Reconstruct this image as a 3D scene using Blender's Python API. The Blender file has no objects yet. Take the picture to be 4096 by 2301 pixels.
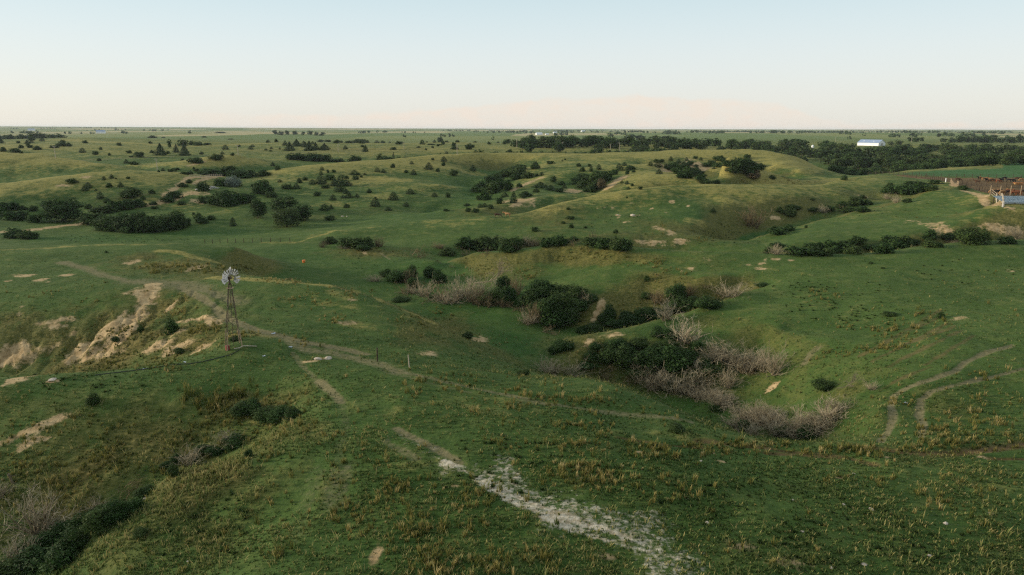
import bpy, bmesh, math, random
import numpy as np
from mathutils import Vector, Matrix

random.seed(7)
rng = np.random.default_rng(11)
scene = bpy.context.scene
COL = scene.collection

# ------------------------------------------------------------------ camera
CAMZ = 30.0
FPX, PW, PH = 683.0, 1024.0, 575.0
PITCH = math.radians(13.15)
ROLL = 0.0027
CP, SP = math.cos(PITCH), math.sin(PITCH)

def pix_t_p(u, v):
    """pixel of the 1024x575 frame -> (x/y, -z/y) of its sight line from the camera"""
    x = (np.asarray(u, float) - PW / 2) / FPX
    y = -(np.asarray(v, float) - PH / 2) / FPX
    x2 = x * math.cos(ROLL) - y * math.sin(ROLL)
    y2 = x * math.sin(ROLL) + y * math.cos(ROLL)
    fwd = CP + y2 * SP
    return x2 / fwd, (SP - y2 * CP) / fwd

def t_from_up(u, p):
    """column u and slope p -> t"""
    y2 = (SP - p * CP) / (p * SP + CP)
    x = (u - PW / 2) / FPX
    x2 = x * math.cos(ROLL) - y2 * math.sin(ROLL)
    return x2 / (CP + y2 * SP)

cam_d = bpy.data.cameras.new("camera")
cam = bpy.data.objects.new("camera", cam_d)
COL.objects.link(cam)
F0 = Vector((0, CP, -SP)); R0 = Vector((1, 0, 0)); U0 = Vector((0, SP, CP))
Xc = R0 * math.cos(ROLL) + U0 * math.sin(ROLL)
Yc = -R0 * math.sin(ROLL) + U0 * math.cos(ROLL)
M4 = Matrix((Xc, Yc, -F0)).transposed().to_4x4()
M4.translation = (0, 0, CAMZ)
cam.matrix_world = M4
cam_d.sensor_width = 36.0
cam_d.lens = 36.0 * FPX / PW
cam_d.clip_end = 200000
cam_d.clip_start = 0.5
scene.camera = cam

# ------------------------------------------------------------------ terrain control lines
# every entry: ground seen at a photo position with a distance (u, v, d), or hidden ground (u, d, z below the lens)
ctrl = []
def dens(pts):
    out = []
    for a, b in zip(pts[:-1], pts[1:]):
        a = np.array(a, float); b = np.array(b, float)
        n = max(1, int(abs(b[0] - a[0]) / 16 + abs(math.log(max(b[2], 1) / max(a[2], 1))) / 0.12))
        for k in range(n):
            out.append(a + (b - a) * k / n)
    out.append(np.array(pts[-1], float))
    return out

def L(*pts):
    for u, v, d in dens(pts):
        t, p = pix_t_p(u, v)
        ctrl.append((float(t), math.log(d), -float(p) * d))

def Z(*pts):
    q = [(u, z, d) for u, d, z in pts]
    for u, z, d in dens(q):
        p = -z / d
        ctrl.append((t_from_up(u, p), math.log(d), z))

# --- near spur under the lens
Z((-300, 20, -24.5), (300, 18, -23.5), (700, 18, -23.5), (1400, 20, -24.5))
L((300, 575, 35), (512, 575, 33.5), (700, 575, 33.5), (1024, 575, 34), (1200, 575, 34))
L((200, 520, 44), (400, 505, 41.5), (600, 500, 41.3), (800, 500, 42), (1024, 500, 43), (1200, 500, 44))
L((300, 450, 50.5), (400, 430, 53.5), (520, 432, 53.2), (650, 440, 52.2))
L((320, 405, 60.5), (400, 400, 60.5), (512, 402, 61), (600, 412, 60), (680, 428, 56))
L((330, 380, 68), (370, 370, 71), (409, 368, 72), (450, 368, 73), (505, 374, 75))
# gully bottom left: near edge, floor, far side
L((272, 430, 57), (254, 449, 53), (215, 462, 52), (175, 473, 51), (138, 500, 48.5), (100, 529, 46), (70, 575, 42), (20, 640, 38))
Z((268, 60, -28.6), (235, 57, -29.4), (190, 55, -31.0), (150, 53, -32.0), (105, 50, -32.6), (50, 48, -33.6), (-60, 46, -34.6))
L((292, 402, 66), (262, 402, 67), (200, 400, 67.5), (100, 400, 67.6), (0, 420, 66.5), (-90, 430, 66))
L((270, 418, 63.5), (200, 440, 62.2), (100, 432, 63.6), (0, 455, 61.5), (-90, 465, 61))
L((170, 462, 58.6), (80, 482, 56.6), (0, 500, 55.5), (-90, 510, 55))
# bank below the windmill (near rim of the eroded bowl)
L((-100, 394, 70), (0, 386, 71), (57, 378, 73), (113, 372, 74.5), (170, 363, 76.5), (231, 353, 78.5))
Z((-100, 88, -34.6), (0, 88, -34.2), (57, 87, -33.2), (110, 85, -31.8), (160, 84, -30.0), (205, 84, -28.2))
L((0, 372, 94), (70, 356, 95.5), (120, 345, 95))
L((0, 335, 101), (45, 328, 102), (100, 325, 102.5), (150, 335, 95), (200, 338, 88.5))
L((0, 300, 112), (50, 305, 109), (80, 296, 113), (120, 290, 114), (150, 285, 116.5), (182, 288, 115), (205, 302, 105), (222, 322, 93.5), (240, 345, 81))
L((150, 305, 108.5), (170, 318, 101), (190, 325, 96))
L((262, 352, 79.5), (300, 350, 80.5), (350, 355, 79), (400, 350, 82))
L((-110, 290, 119), (0, 275, 128), (60, 270, 132), (120, 277, 124), (180, 279, 122.5))
L((-110, 262, 142), (0, 258, 143), (60, 258, 143), (110, 266, 135), (140, 273, 129), (185, 276, 126), (235, 277, 124))
L((-110, 250, 152), (0, 250, 150), (60, 246.5, 156), (100, 244, 161), (180, 243.5, 163), (235, 248, 158))
L((135, 258, 143), (190, 262, 141), (225, 270, 133))
# spur crest beyond the windmill (falls away to the green valley floor)
L((255, 278, 122), (285, 281, 120), (330, 285.5, 117), (380, 300, 112), (430, 320, 104), (455, 336, 99.5))
L((280, 300, 106), (330, 310, 103), (380, 322, 97), (430, 338, 93), (480, 350, 93))
L((270, 325, 92), (330, 330, 91), (380, 340, 87), (440, 352, 85))
L((480, 352, 92), (512, 366, 85), (530, 372, 83))
# green valley floor
Z((262, 150, -33.0), (330, 134, -33.6), (390, 127, -33.8), (440, 118, -34.2), (475, 110, -34.7))
L((290, 262, 172), (360, 268, 166), (430, 272, 162), (470, 280, 155))
L((250, 250, 186), (300, 247, 194), (350, 252, 186), (420, 261, 173), (470, 264, 168))
L((450, 300, 134), (500, 320, 121.5), (520, 345, 108), (545, 365, 98.5))
# near edge of the brush gully on the near spur
L((512, 377, 78), (552, 377, 77), (586, 379, 75.5), (614, 385, 72.5), (660, 402, 66), (704, 420, 60.8), (727, 428, 58.5), (750, 437, 56.4), (770, 442, 55.4), (800, 444, 54.8), (850, 446, 54))
Z((560, 95, -36.0), (600, 90, -37.0), (650, 86, -37.0), (700, 79, -36.2), (740, 72, -34.6), (775, 67, -33.0), (815, 64, -31.0), (850, 62, -29.6))
# tongue between the two gullies
L((555, 352, 103), (575, 337, 106), (625, 329, 107.5), (682, 314, 111), (716, 303, 114), (742, 292, 117.5))
L((560, 362, 98), (620, 350, 100.5), (700, 352, 97.5), (760, 348, 97), (800, 368, 85.5), (850, 368, 79), (862, 420, 65))
Z((600, 97, -36.6), (650, 94, -37.2), (700, 91, -36.8), (740, 84, -36.0), (775, 75, -34.0), (805, 69, -32.6), (838, 65, -30.6))
L((690, 330, 105.5), (760, 325, 101), (830, 345, 88), (870, 400, 69.5))
# second gully behind it
Z((565, 122, -36.0), (600, 117.5, -36.4), (660, 122, -34.6), (710, 123, -31.8), (745, 126, -29.6))
L((540, 300, 131), (600, 300, 128), (650, 287, 132), (700, 281, 127.5), (745, 282, 126))
L((560, 275, 147), (600, 271, 142), (640, 270, 138.5), (700, 272, 133), (768, 275, 128))
# bench on the right
L((768, 300, 112.5), (860, 300, 108), (940, 300, 104), (1024, 300, 102), (1200, 300, 100))
L((790, 330, 98), (860, 335, 91), (940, 340, 82.5), (1024, 345, 80), (1200, 345, 79))
L((880, 372, 75.5), (940, 372, 72), (1024, 372, 71.5), (1200, 372, 71))
L((880, 410, 64), (905, 410, 64.5), (960, 405, 64.5), (1024, 400, 64.5), (1200, 400, 64))
L((880, 440, 56.2), (900, 444, 55), (950, 440, 54.8), (1024, 436, 55.5), (1200, 436, 55.5))
L((760, 455, 51), (850, 458, 50.6), (950, 455, 51.5), (1024, 452, 52.2), (1200, 452, 52))
L((560, 258, 158), (620, 262, 146), (700, 262, 139), (768, 264, 134.5), (860, 264, 132), (940, 264, 130), (1024, 264, 128), (1200, 260, 128))
# far crest of the bench
L((440, 263, 172), (460, 258, 172), (490, 253, 168), (520, 249.5, 164), (557, 245, 162), (587, 246, 158), (611, 250, 151), (661, 251.5, 147), (701, 251, 146), (768, 253.5, 142), (828, 254, 141), (867, 253, 142), (917, 247, 147), (967, 243, 150), (1024, 241, 152), (1200, 236, 154))
Z((430, 188, -34.0), (480, 186, -35.0), (540, 182, -36.2), (600, 176, -36.3), (660, 168, -35.8), (720, 166, -35.5), (780, 162, -34.4), (840, 162, -33.8), (900, 166, -33.2), (960, 170, -32.4), (1024, 174, -32.0), (1200, 178, -31.5))
# mounds at the foot of the big hill
L((318, 239, 206), (335, 237, 210), (352, 244, 197), (374, 248, 191), (403, 248.5, 191), (440, 250, 190))
Z((345, 205, -33.8), (380, 203, -34.0))
L((299, 242.5, 203), (318, 236, 213), (335, 231, 219), (385, 226, 224), (430, 235, 209))
L((455, 244, 198), (512, 240, 200), (570, 236, 200), (630, 238, 196), (690, 244, 192))
L((690, 232, 207), (720, 240, 195), (755, 243, 191))
# big hill B crest
L((340, 229.5, 226), (385, 225, 229), (455, 219.5, 232), (512, 215, 236), (542, 206.5, 246), (572, 202, 250), (596, 196.5, 258), (631, 190.3, 268), (661, 187.6, 275), (701, 185.3, 282), (768, 185, 290), (818, 182, 302), (841, 180, 316), (867, 175.3, 360), (887, 174, 385))
L((512, 228, 215), (580, 218, 224), (640, 205, 242), (700, 205, 240), (740, 205, 244), (800, 200, 256), (850, 194, 270), (900, 186, 290))
L((600, 228, 209), (660, 222, 216), (700, 222, 217))
# spur S2 and the side gully before the pen
L((752, 243, 190), (768, 234, 205), (808, 224.5, 215), (838, 215.5, 224), (867, 208.5, 230), (902, 200, 238), (937, 190, 248), (957, 187, 256))
Z((720, 212, -35.2), (770, 226, -34.4), (810, 236, -32.4), (845, 246, -29.6), (880, 254, -27.0), (920, 262, -24.8))
L((790, 245, 178), (850, 238, 183), (900, 240, 178), (960, 236, 178), (1024, 232, 180), (1200, 228, 180))
L((860, 222, 205), (920, 215, 210), (970, 212, 206), (1024, 212, 203), (1200, 210, 203))
L((957, 188, 258), (980, 195, 226), (1005, 203, 202), (1040, 206, 196), (1200, 206, 196))
L((900, 175.2, 372), (925, 178, 336), (945, 182, 292), (970, 183, 300), (1024, 184, 296), (1200, 184, 296))
L((970, 190, 250), (1000, 192, 240), (1030, 193, 236), (1200, 193, 236))
L((930, 175, 370), (1024, 178, 338), (1200, 178, 338))
L((905, 171.5, 420), (960, 168, 450), (1024, 163.6, 500), (1200, 163.6, 500))
# valley V2 (bright meadow) and its head
Z((470, 252, -33.0), (540, 272, -33.4), (600, 292, -33.0), (640, 300, -31.6), (700, 310, -29.8), (770, 316, -28.8), (830, 330, -27.6))
L((0, 232, 234), (100, 236, 226), (200, 233, 233), (300, 228, 241), (340, 224, 249), (400, 217, 266), (440, 211, 285))
L((460, 204, 306), (474, 196, 340), (482, 188, 385), (486, 178, 440), (492, 170, 480))
L((-110, 236, 220), (0, 240, 215), (50, 239, 216), (70, 243, 207), (120, 244, 206))
Z((0, 172, -29.5), (60, 176, -30.5), (110, 180, -33.0), (180, 182, -34.0), (230, 178, -33.5))
# cedar hillside H3
L((240, 222, 254), (300, 216, 270), (350, 210, 285), (400, 205, 297), (440, 200, 310))
L((235, 205, 290), (280, 200, 305), (350, 193, 325), (410, 188, 340), (445, 186, 350))
L((250, 188, 335), (300, 182, 355), (360, 176, 385), (420, 172, 410), (455, 170, 430))
L((250, 180, 365), (270, 174.3, 388), (286, 169, 405), (316, 165, 425), (345, 162.8, 440), (375, 160.4, 452), (405, 159, 462), (445, 157, 480), (485, 154.3, 502), (512, 153.2, 512), (552, 153.4, 518), (592, 154, 520), (641, 152.3, 520), (681, 150, 524), (721, 150.5, 520), (768, 151.5, 505), (794, 155.5, 478), (808, 164, 440), (828, 175.5, 400), (838, 180, 380))
Z((240, 440, -30.0), (300, 490, -28.0), (400, 540, -27.5), (480, 580, -27.0), (560, 600, -27.0), (650, 610, -28.0), (720, 610, -30.0), (790, 570, -32.0), (830, 490, -33.0), (870, 440, -32.0))
# spurs of the hills right of V2
L((440, 212.5, 284), (465, 205.5, 298), (490, 197, 316), (512, 189, 336), (530, 182.5, 356), (545, 176.5, 380), (560, 169, 412), (575, 164, 440))
L((480, 212, 268), (520, 205, 282), (560, 198, 298), (590, 192, 312))
L((520, 170, 420), (560, 160, 470), (620, 162, 450), (680, 158, 470), (740, 158, 468))
L((604, 190, 312), (615, 180, 345), (626, 175.5, 362), (641, 172.5, 376), (661, 169.5, 394), (668, 165, 420))
Z((570, 365, -29.2), (585, 345, -29.8), (597, 325, -30.5))
L((640, 182, 322), (680, 180, 326), (700, 180, 326))
L((680, 174, 366), (690, 178, 345), (702, 183.5, 310))
Z((672, 425, -27.0), (690, 400, -28.8), (703, 375, -29.0), (715, 350, -28.8))
L((712, 168, 405), (722, 169.5, 396), (740, 167, 410), (752, 172, 376), (766, 178, 340))
L((720, 176, 350), (745, 178, 338))
Z((740, 440, -26.0), (757, 420, -28.0), (770, 400, -28.0), (785, 375, -28.4))
L((775, 165, 425), (790, 160, 448), (800, 170, 400), (812, 176, 372))
# hill H4, left
L((0, 212, 270), (60, 205, 286), (130, 205, 288), (190, 205, 290))
L((-110, 190, 296), (0, 185, 306), (30, 179.5, 320), (60, 175, 334), (90, 172.5, 346), (129, 171, 360), (179, 172, 372), (205, 176, 362))
Z((-110, 345, -31.5), (0, 342, -30.0), (60, 362, -26.5), (124, 382, -25.5))
L((-110, 155, 430), (0, 153.3, 438), (35, 153.6, 440), (60, 157, 428), (80, 160.5, 418), (100, 164.5, 408), (124, 170.5, 392))
Z((-110, 540, -30.0), (0, 540, -27.0), (80, 490, -28.0), (130, 460, -27.6), (170, 420, -27.0))
L((80, 160.5, 560), (139, 157.5, 590), (209, 155.3, 620), (256, 153.6, 630), (305, 152.5, 640), (360, 151.5, 650))
L((130, 166, 470), (170, 168.5, 445), (186.6, 165.9, 452), (202.5, 162, 464), (222, 158, 480), (235, 155.3, 495))
Z((190, 530, -29.0), (222, 550, -27.0))
L((300, 160, 545), (360, 156, 590), (430, 152.5, 640), (480, 151, 660))
# beyond
L((0, 147, 700), (60, 147, 700), (128, 147, 720), (187, 147.3, 760), (227, 144.5, 840), (256, 143.6, 880), (320, 143.1, 900), (384, 143.2, 915), (466, 142.6, 950), (520, 146, 760))
L((-110, 143.5, 980), (0, 142.4, 1010), (40, 140.5, 1060), (66, 138.5, 1120), (85, 137.6, 1160), (120, 140, 1060))
Z((-200, 1600, -34), (0, 1600, -32), (120, 1500, -26), (250, 1300, -25), (350, 1150, -28), (450, 1180, -29))
L((480, 150, 680), (540, 148.5, 700), (600, 147.5, 720), (640, 147, 740), (700, 146, 760))
Z((770, 640, -28.5), (850, 600, -30), (950, 560, -29.5), (1024, 560, -29), (1200, 560, -29))
Z((770, 800, -25.5), (850, 800, -26), (950, 800, -25), (1024, 800, -24), (1200, 800, -24))
Z((540, 1000, -23), (700, 1000, -23.5), (850, 1000, -24), (950, 1000, -23), (1100, 1000, -23))
L((850, 141.5, 1300), (950, 141.5, 1300), (1024, 141.5, 1350), (1200, 141, 1350))
Z((-300, 2600, -30), (100, 2600, -27), (300, 2400, -24), (512, 2400, -27), (700, 2500, -23), (850, 2600, -16), (1024, 2600, -20), (1300, 2600, -20))
Z((-300, 5000, -30), (200, 5000, -24), (512, 5000, -26), (900, 5000, -22), (1300, 5000, -22))
Z((-300, 9000, 2), (60, 9000, -2), (200, 9500, -8), (400, 9000, -18), (512, 9000, -24), (900, 9000, -10), (1300, 9000, -8))
Z((-400, 30000, -60), (200, 30000, -60), (512, 30000, -60), (900, 30000, -60), (1400, 30000, -60))

C = np.array(ctrl)
# merge near-duplicates
key = {}
for a in C:
    key.setdefault((round(a[0] / 0.006), round(a[1] / 0.006)), []).append(a)
C = np.array([np.mean(v, 0) for v in key.values()])
ZB, AL, BETA = -27.0, 0.8, 1.35
W = (C[:, 2] - ZB) / np.exp(AL * C[:, 1])
def kern(a, b):
    d2 = (a[:, None, 0] - b[None, :, 0]) ** 2 + (a[:, None, 1] - b[None, :, 1]) ** 2
    return -(d2 + 0.004 ** 2) ** (BETA / 2)
n = len(C)
K = kern(C, C) + np.eye(n) * -3e-4
A = np.zeros((n + 1, n + 1)); A[:n, :n] = K; A[:n, n] = 1; A[n, :n] = 1
sol = np.linalg.solve(A, np.append(W, 0))
tc = np.linspace(-1.25, 1.25, 330)
sc_ = np.linspace(math.log(14.0), math.log(30000.0), 470)
Gc = np.zeros((len(tc), len(sc_)))
for i, tt in enumerate(tc):
    q = np.stack([np.full(len(sc_), tt), sc_], 1)
    Gc[i] = (kern(q, C) @ sol[:n] + sol[n]) * np.exp(AL * sc_) + ZB

def cr_matrix(x, xc):
    """Catmull-Rom interpolation weights from the regular grid xc to the points x"""
    h = xc[1] - xc[0]
    f = np.clip((x - xc[0]) / h, 0, len(xc) - 1.0001)
    i = f.astype(int); w = f - i
    Mx = np.zeros((len(x), len(xc)))
    r = np.arange(len(x))
    for k, c in zip((-1, 0, 1, 2), (-.5 * w + w * w - .5 * w ** 3, 1 - 2.5 * w * w + 1.5 * w ** 3, .5 * w + 2 * w * w - 1.5 * w ** 3, -.5 * w * w + .5 * w ** 3)):
        np.add.at(Mx, (r, np.clip(i + k, 0, len(xc) - 1)), c)
    return Mx

# ------------------------------------------------------------------ value noise
_perm = rng.random((256, 256))
def vnoise(x, y):
    xi = np.floor(x).astype(int); yi = np.floor(y).astype(int)
    fx = x - xi; fy = y - yi
    fx = fx * fx * (3 - 2 * fx); fy = fy * fy * (3 - 2 * fy)
    a = _perm[xi & 255, yi & 255]; b = _perm[(xi + 1) & 255, yi & 255]
    c = _perm[xi & 255, (yi + 1) & 255]; d = _perm[(xi + 1) & 255, (yi + 1) & 255]
    return (a * (1 - fx) + b * fx) * (1 - fy) + (c * (1 - fx) + d * fx) * fy
def fbm(x, y, octv=4, gain=0.5):
    s = 0; a = 1; tot = 0
    for k in range(octv):
        s = s + a * (vnoise(x * 2 ** k + 17.3 * k, y * 2 ** k - 9.1 * k) - 0.5); tot += a; a *= gain
    return s / tot * 2

# ------------------------------------------------------------------ fine grid
tf = np.linspace(-0.93, 0.93, 1130)
ext = []
st, cur = 0.004, 0.93
while cur < 7:
    cur += st; st *= 1.35; ext.append(cur)
tf = np.concatenate([-np.array(ext[::-1]), tf, np.array(ext)])
sf = [math.log(9.0)]
while sf[-1] < math.log(29500):
    y = math.exp(sf[-1])
    ds = min(max(0.0000625 * y, 0.0021), 0.0085 if y < 700 else 0.016)
    if y < 24: ds = 0.03
    sf.append(sf[-1] + ds)
sf = np.array(sf)
Gf = cr_matrix(np.clip(tf, -1.24, 1.24), tc) @ Gc @ cr_matrix(np.clip(sf, sc_[0], None), sc_).T
Yf = np.exp(sf)[None, :] + np.zeros((len(tf), 1))
Xf = tf[:, None] * Yf
DIST = np.hypot(Xf, Yf)
nearw = np.clip((150 - Yf) / 90, 0, 1)
farw = np.clip((Yf - 1100) / 1500, 0, 1)
midw = np.clip((Yf - 130) / 120, 0, 1) * np.clip((1500 - Yf) / 700, 0, 1)
Gf = Gf + 0.30 * fbm(Xf / 5.0, Yf / 5.0, 4) * nearw + 0.35 * fbm(Xf / 14 + 5, Yf / 14, 4) * (1 - farw) * np.clip(Yf / 60, 0.3, 1)
_zt = np.gradient(Gc, tc, axis=0); _zs = np.gradient(Gc, sc_, axis=1); _ey = np.exp(sc_)[None, :]
SLOPE = cr_matrix(np.clip(tf, -1.24, 1.24), tc) @ np.hypot(_zt / _ey, (_zs - tc[:, None] * _zt) / _ey) @ cr_matrix(np.clip(sf, sc_[0], None), sc_).T
steep = np.clip((SLOPE - 0.08) / 0.16, 0, 1)
_rg = 1 - np.abs(fbm(Xf / 34 + 71, Yf / 52 + 13, 3)) * 2.6
Gf = Gf - midw * steep * 1.5 * np.clip(_rg, 0, 1) ** 2 + midw * steep * 0.4
Gf = Gf + midw * 1.3 * fbm(Xf / 38 + 3, Yf / 38 + 8, 4) + farw * (5.0 * fbm(Xf / 900, Yf / 900, 4) + 2.0 * fbm(Xf / 260, Yf / 260, 3))
GZ = Gf + CAMZ
PF = Gf / Yf          # slope of the sight line that touches each grid point

def hit(u, v, dmin=0.0, dmax=1e9):
    """world ground point seen at a photo position (first meeting of the sight line with the ground)"""
    t, p = pix_t_p(u, v)
    f = np.interp(t, tf, np.arange(len(tf))); i = int(f); w = f - i
    i2 = min(i + 1, len(tf) - 1)
    col = PF[i] * (1 - w) + PF[i2] * w
    ok = (col >= -p) & (np.exp(sf) >= dmin)
    k = int(np.argmax(ok)) if ok.any() else len(sf) - 1
    s = sf[k]
    if k > 0 and not (np.exp(sf[k - 1]) < dmin):
        a, b = col[k - 1] + p, col[k] + p
        if b - a > 1e-9: s = sf[k - 1] + (sf[k] - sf[k - 1]) * min(1, max(0, -a / (b - a)))
    y = math.exp(s)
    if y > dmax: y = dmax
    return Vector((t * y, y, ground(t * y, y)))

def ground(x, y):
    y = max(y, 9.5)
    f = np.interp(x / y, tf, np.arange(len(tf))); i = min(int(f), len(tf) - 2); w = f - i
    g = np.interp(math.log(y), sf, np.arange(len(sf))); j = min(int(g), len(sf) - 2); q = g - j
    return float((GZ[i, j] * (1 - w) + GZ[i + 1, j] * w) * (1 - q) + (GZ[i, j + 1] * (1 - w) + GZ[i + 1, j + 1] * w) * q)

def ground_many(x, y):
    f = np.interp(x / y, tf, np.arange(len(tf))); i = np.minimum(f.astype(int), len(tf) - 2); w = f - i
    g = np.interp(np.log(y), sf, np.arange(len(sf))); j = np.minimum(g.astype(int), len(sf) - 2); q = g - j
    return (GZ[i, j] * (1 - w) + GZ[i + 1, j] * w) * (1 - q) + (GZ[i, j + 1] * (1 - w) + GZ[i + 1, j + 1] * w) * q

def at(u, d):
    """ground point in the photo column u at the distance d"""
    p = 0.1
    for _ in range(6):
        t = t_from_up(u, p); p = -(ground(t * d, d) - CAMZ) / d
    return Vector((t * d, d, ground(t * d, d)))
# ------------------------------------------------------------------ helpers: properties, materials
def tag(o, label=None, cat=None, group=None, kind=None):
    if label: o["label"] = label
    if cat: o["category"] = cat
    if group: o["group"] = group
    if kind: o["kind"] = kind
    return o

def thing(name, loc, label, cat, group=None, rotz=0.0):
    o = bpy.data.objects.new(name, None); COL.objects.link(o)
    o.empty_display_size = 0.3
    o.location = loc; o.rotation_euler = (0, 0, rotz)
    return tag(o, label, cat, group)

def link_mesh(name, me, parent=None, mat=None):
    o = bpy.data.objects.new(name, me); COL.objects.link(o)
    if mat is not None and len(me.materials) == 0: me.materials.append(mat)
    if parent is not None: o.parent = parent
    return o

class NT:
    """small helper to write node trees"""
    def __init__(self, tree): self.t = tree
    def n(self, typ, **kw):
        nd = self.t.nodes.new(typ)
        for k, v in kw.items():
            if k == "inp":
                for kk, vv in v.items():
                    if isinstance(vv, bpy.types.NodeSocket): self.t.links.new(vv, nd.inputs[kk])
                    else: nd.inputs[kk].default_value = vv
            else: setattr(nd, k, v)
        return nd
    def math(self, op, a, b=0.0, c=0.0, clamp=False):
        nd = self.n("ShaderNodeMath", operation=op, use_clamp=clamp, inp={0: a, 1: b, 2: c}); return nd.outputs[0]
    def mix(self, f, a, b, bt="MIX"):
        nd = self.n("ShaderNodeMix", data_type="RGBA", blend_type=bt, clamp_factor=True)
        for k, v in ((0, f), (6, a), (7, b)):
            if isinstance(v, bpy.types.NodeSocket): self.t.links.new(v, nd.inputs[k])
            else: nd.inputs[k].default_value = v if k == 0 else (tuple(v) + (1,) if len(v) == 3 else v)
        return nd.outputs[2]
    def noise(self, vec, scale, detail=4.0, rough=0.55, dist=0.0):
        nd = self.n("ShaderNodeTexNoise", inp={"Vector": vec, "Scale": scale, "Detail": detail, "Roughness": rough, "Distortion": dist}); return nd.outputs[0]
    def ramp(self, f, lo, hi):
        nd = self.n("ShaderNodeMapRange", interpolation_type="SMOOTHSTEP", inp={0: f, 1: lo, 2: hi, 3: 0.0, 4: 1.0}); return nd.outputs[0]

def new_mat(name, rough=0.9, spec=0.15):
    m = bpy.data.materials.new(name); m.use_nodes = True
    b = m.node_tree.nodes["Principled BSDF"]
    b.inputs["Roughness"].default_value = rough
    b.inputs["Specular IOR Level"].default_value = spec
    return m, NT(m.node_tree), b

def simple_mat(name, col, col2=None, scale=8.0, rough=0.85, spec=0.2, metal=0.0, bump=0.0):
    """one colour with a noise-driven second colour (wear, weathering)"""
    m, t, b = new_mat(name, rough, spec)
    b.inputs["Metallic"].default_value = metal
    tcn = t.n("ShaderNodeTexCoord")
    nz = t.noise(tcn.outputs["Object"], scale, 5, 0.6)
    c2 = col2 or tuple(c * 0.6 for c in col)
    t.t.links.new(t.mix(t.ramp(nz, 0.35, 0.68), col, c2), b.inputs["Base Color"])
    if bump:
        bp = t.n("ShaderNodeBump", inp={"Strength": bump, "Height": nz}); t.t.links.new(bp.outputs[0], b.inputs["Normal"])
    return m

# ------------------------------------------------------------------ ground masks, laid out on the ground itself (metres)
MASKS = {k: np.zeros(Xf.shape, np.float32) for k in ("dry", "soil", "trail", "chalk", "lush", "scrub", "crop", "mud")}
wob = fbm(Xf / 3.0 + 40, Yf / 3.0, 4)
wob2 = fbm(Xf / 22.0 + 11, Yf / 22.0, 4)

def put(name, m, idx):
    MASKS[name][idx] = np.maximum(MASKS[name][idx], m)

def window(x0, x1, y0, y1):
    j0, j1 = np.searchsorted(sf, [math.log(max(y0, 9.5)), math.log(max(y1, 9.6))])
    j0 = max(0, j0 - 1); j1 = min(len(sf), j1 + 1)
    ylo, yhi = math.exp(sf[j0]), math.exp(sf[j1 - 1])
    ta = min(x0 / ylo, x0 / yhi); tb = max(x1 / ylo, x1 / yhi)
    i0, i1 = np.searchsorted(tf, [ta, tb])
    return (slice(max(0, i0 - 1), min(len(tf), i1 + 1)), slice(j0, j1))

def blob(name, u, v, ru, rv, s=1.0, soft=0.5, wobble=0.45):
    c = hit(u, v); a = hit(u, v - rv); b = hit(u, v + rv)
    rx = ru * c.y / 665.0
    ry = max(0.5 * abs(a.y - b.y), rx * 0.35)
    ry = min(ry, rx * 7)
    w = window(c.x - 2 * rx, c.x + 2 * rx, c.y - 2 * ry, c.y + 2 * ry)
    if Xf[w].size == 0: return
    d = np.sqrt(((Xf[w] - c.x) / rx) ** 2 + ((Yf[w] - c.y) / ry) ** 2)
    d = d + wobble * (wob[w] if rx < 12 else wob2[w])
    put(name, s * np.clip((1 + soft - d) / (2 * soft), 0, 1), w)

def path(name, pts, hw, s=1.0, soft=0.6, wobble=0.5, dmin=0.0):
    P = [hit(u, v, dmin) for u, v in pts]
    for a, b in zip(P[:-1], P[1:]):
        r = hw * 3
        w = window(min(a.x, b.x) - r, max(a.x, b.x) + r, min(a.y, b.y) - r, max(a.y, b.y) + r)
        if Xf[w].size == 0: continue
        dx, dy = b.x - a.x, b.y - a.y
        q = np.clip(((Xf[w] - a.x) * dx + (Yf[w] - a.y) * dy) / (dx * dx + dy * dy + 1e-9), 0, 1)
        d = np.hypot(Xf[w] - a.x - q * dx, Yf[w] - a.y - q * dy) / hw + wobble * wob[w]
        put(name, s * np.clip((1 + soft - d) / (2 * soft), 0, 1), w)

def poly(name, pts, s=1.0, dmin=0.0):
    P = [hit(u, v, dmin) for u, v in pts]
    w = window(min(p.x for p in P), max(p.x for p in P), min(p.y for p in P), max(p.y for p in P))
    X, Y = Xf[w] + 0.8 * wob[w], Yf[w] + 0.8 * wob2[w]
    ins = np.zeros(X.shape, bool)
    for a, b in zip(P, P[1:] + P[:1]):
        c = ((a.y > Y) != (b.y > Y)) & (X < (b.x - a.x) * (Y - a.y) / (b.y - a.y + 1e-9) + a.x)
        ins ^= c
    put(name, s * ins.astype(np.float32), w)

# crests carry drier grass, hollows greener; rim highlight and relief contrast painted in
def blur(a, k, ax):
    kern1 = np.hanning(2 * k + 3)[1:-1]; kern1 /= kern1.sum()
    return np.apply_along_axis(lambda r: np.convolve(np.pad(r, k, mode="edge"), kern1, "valid"), ax, a)
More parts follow.
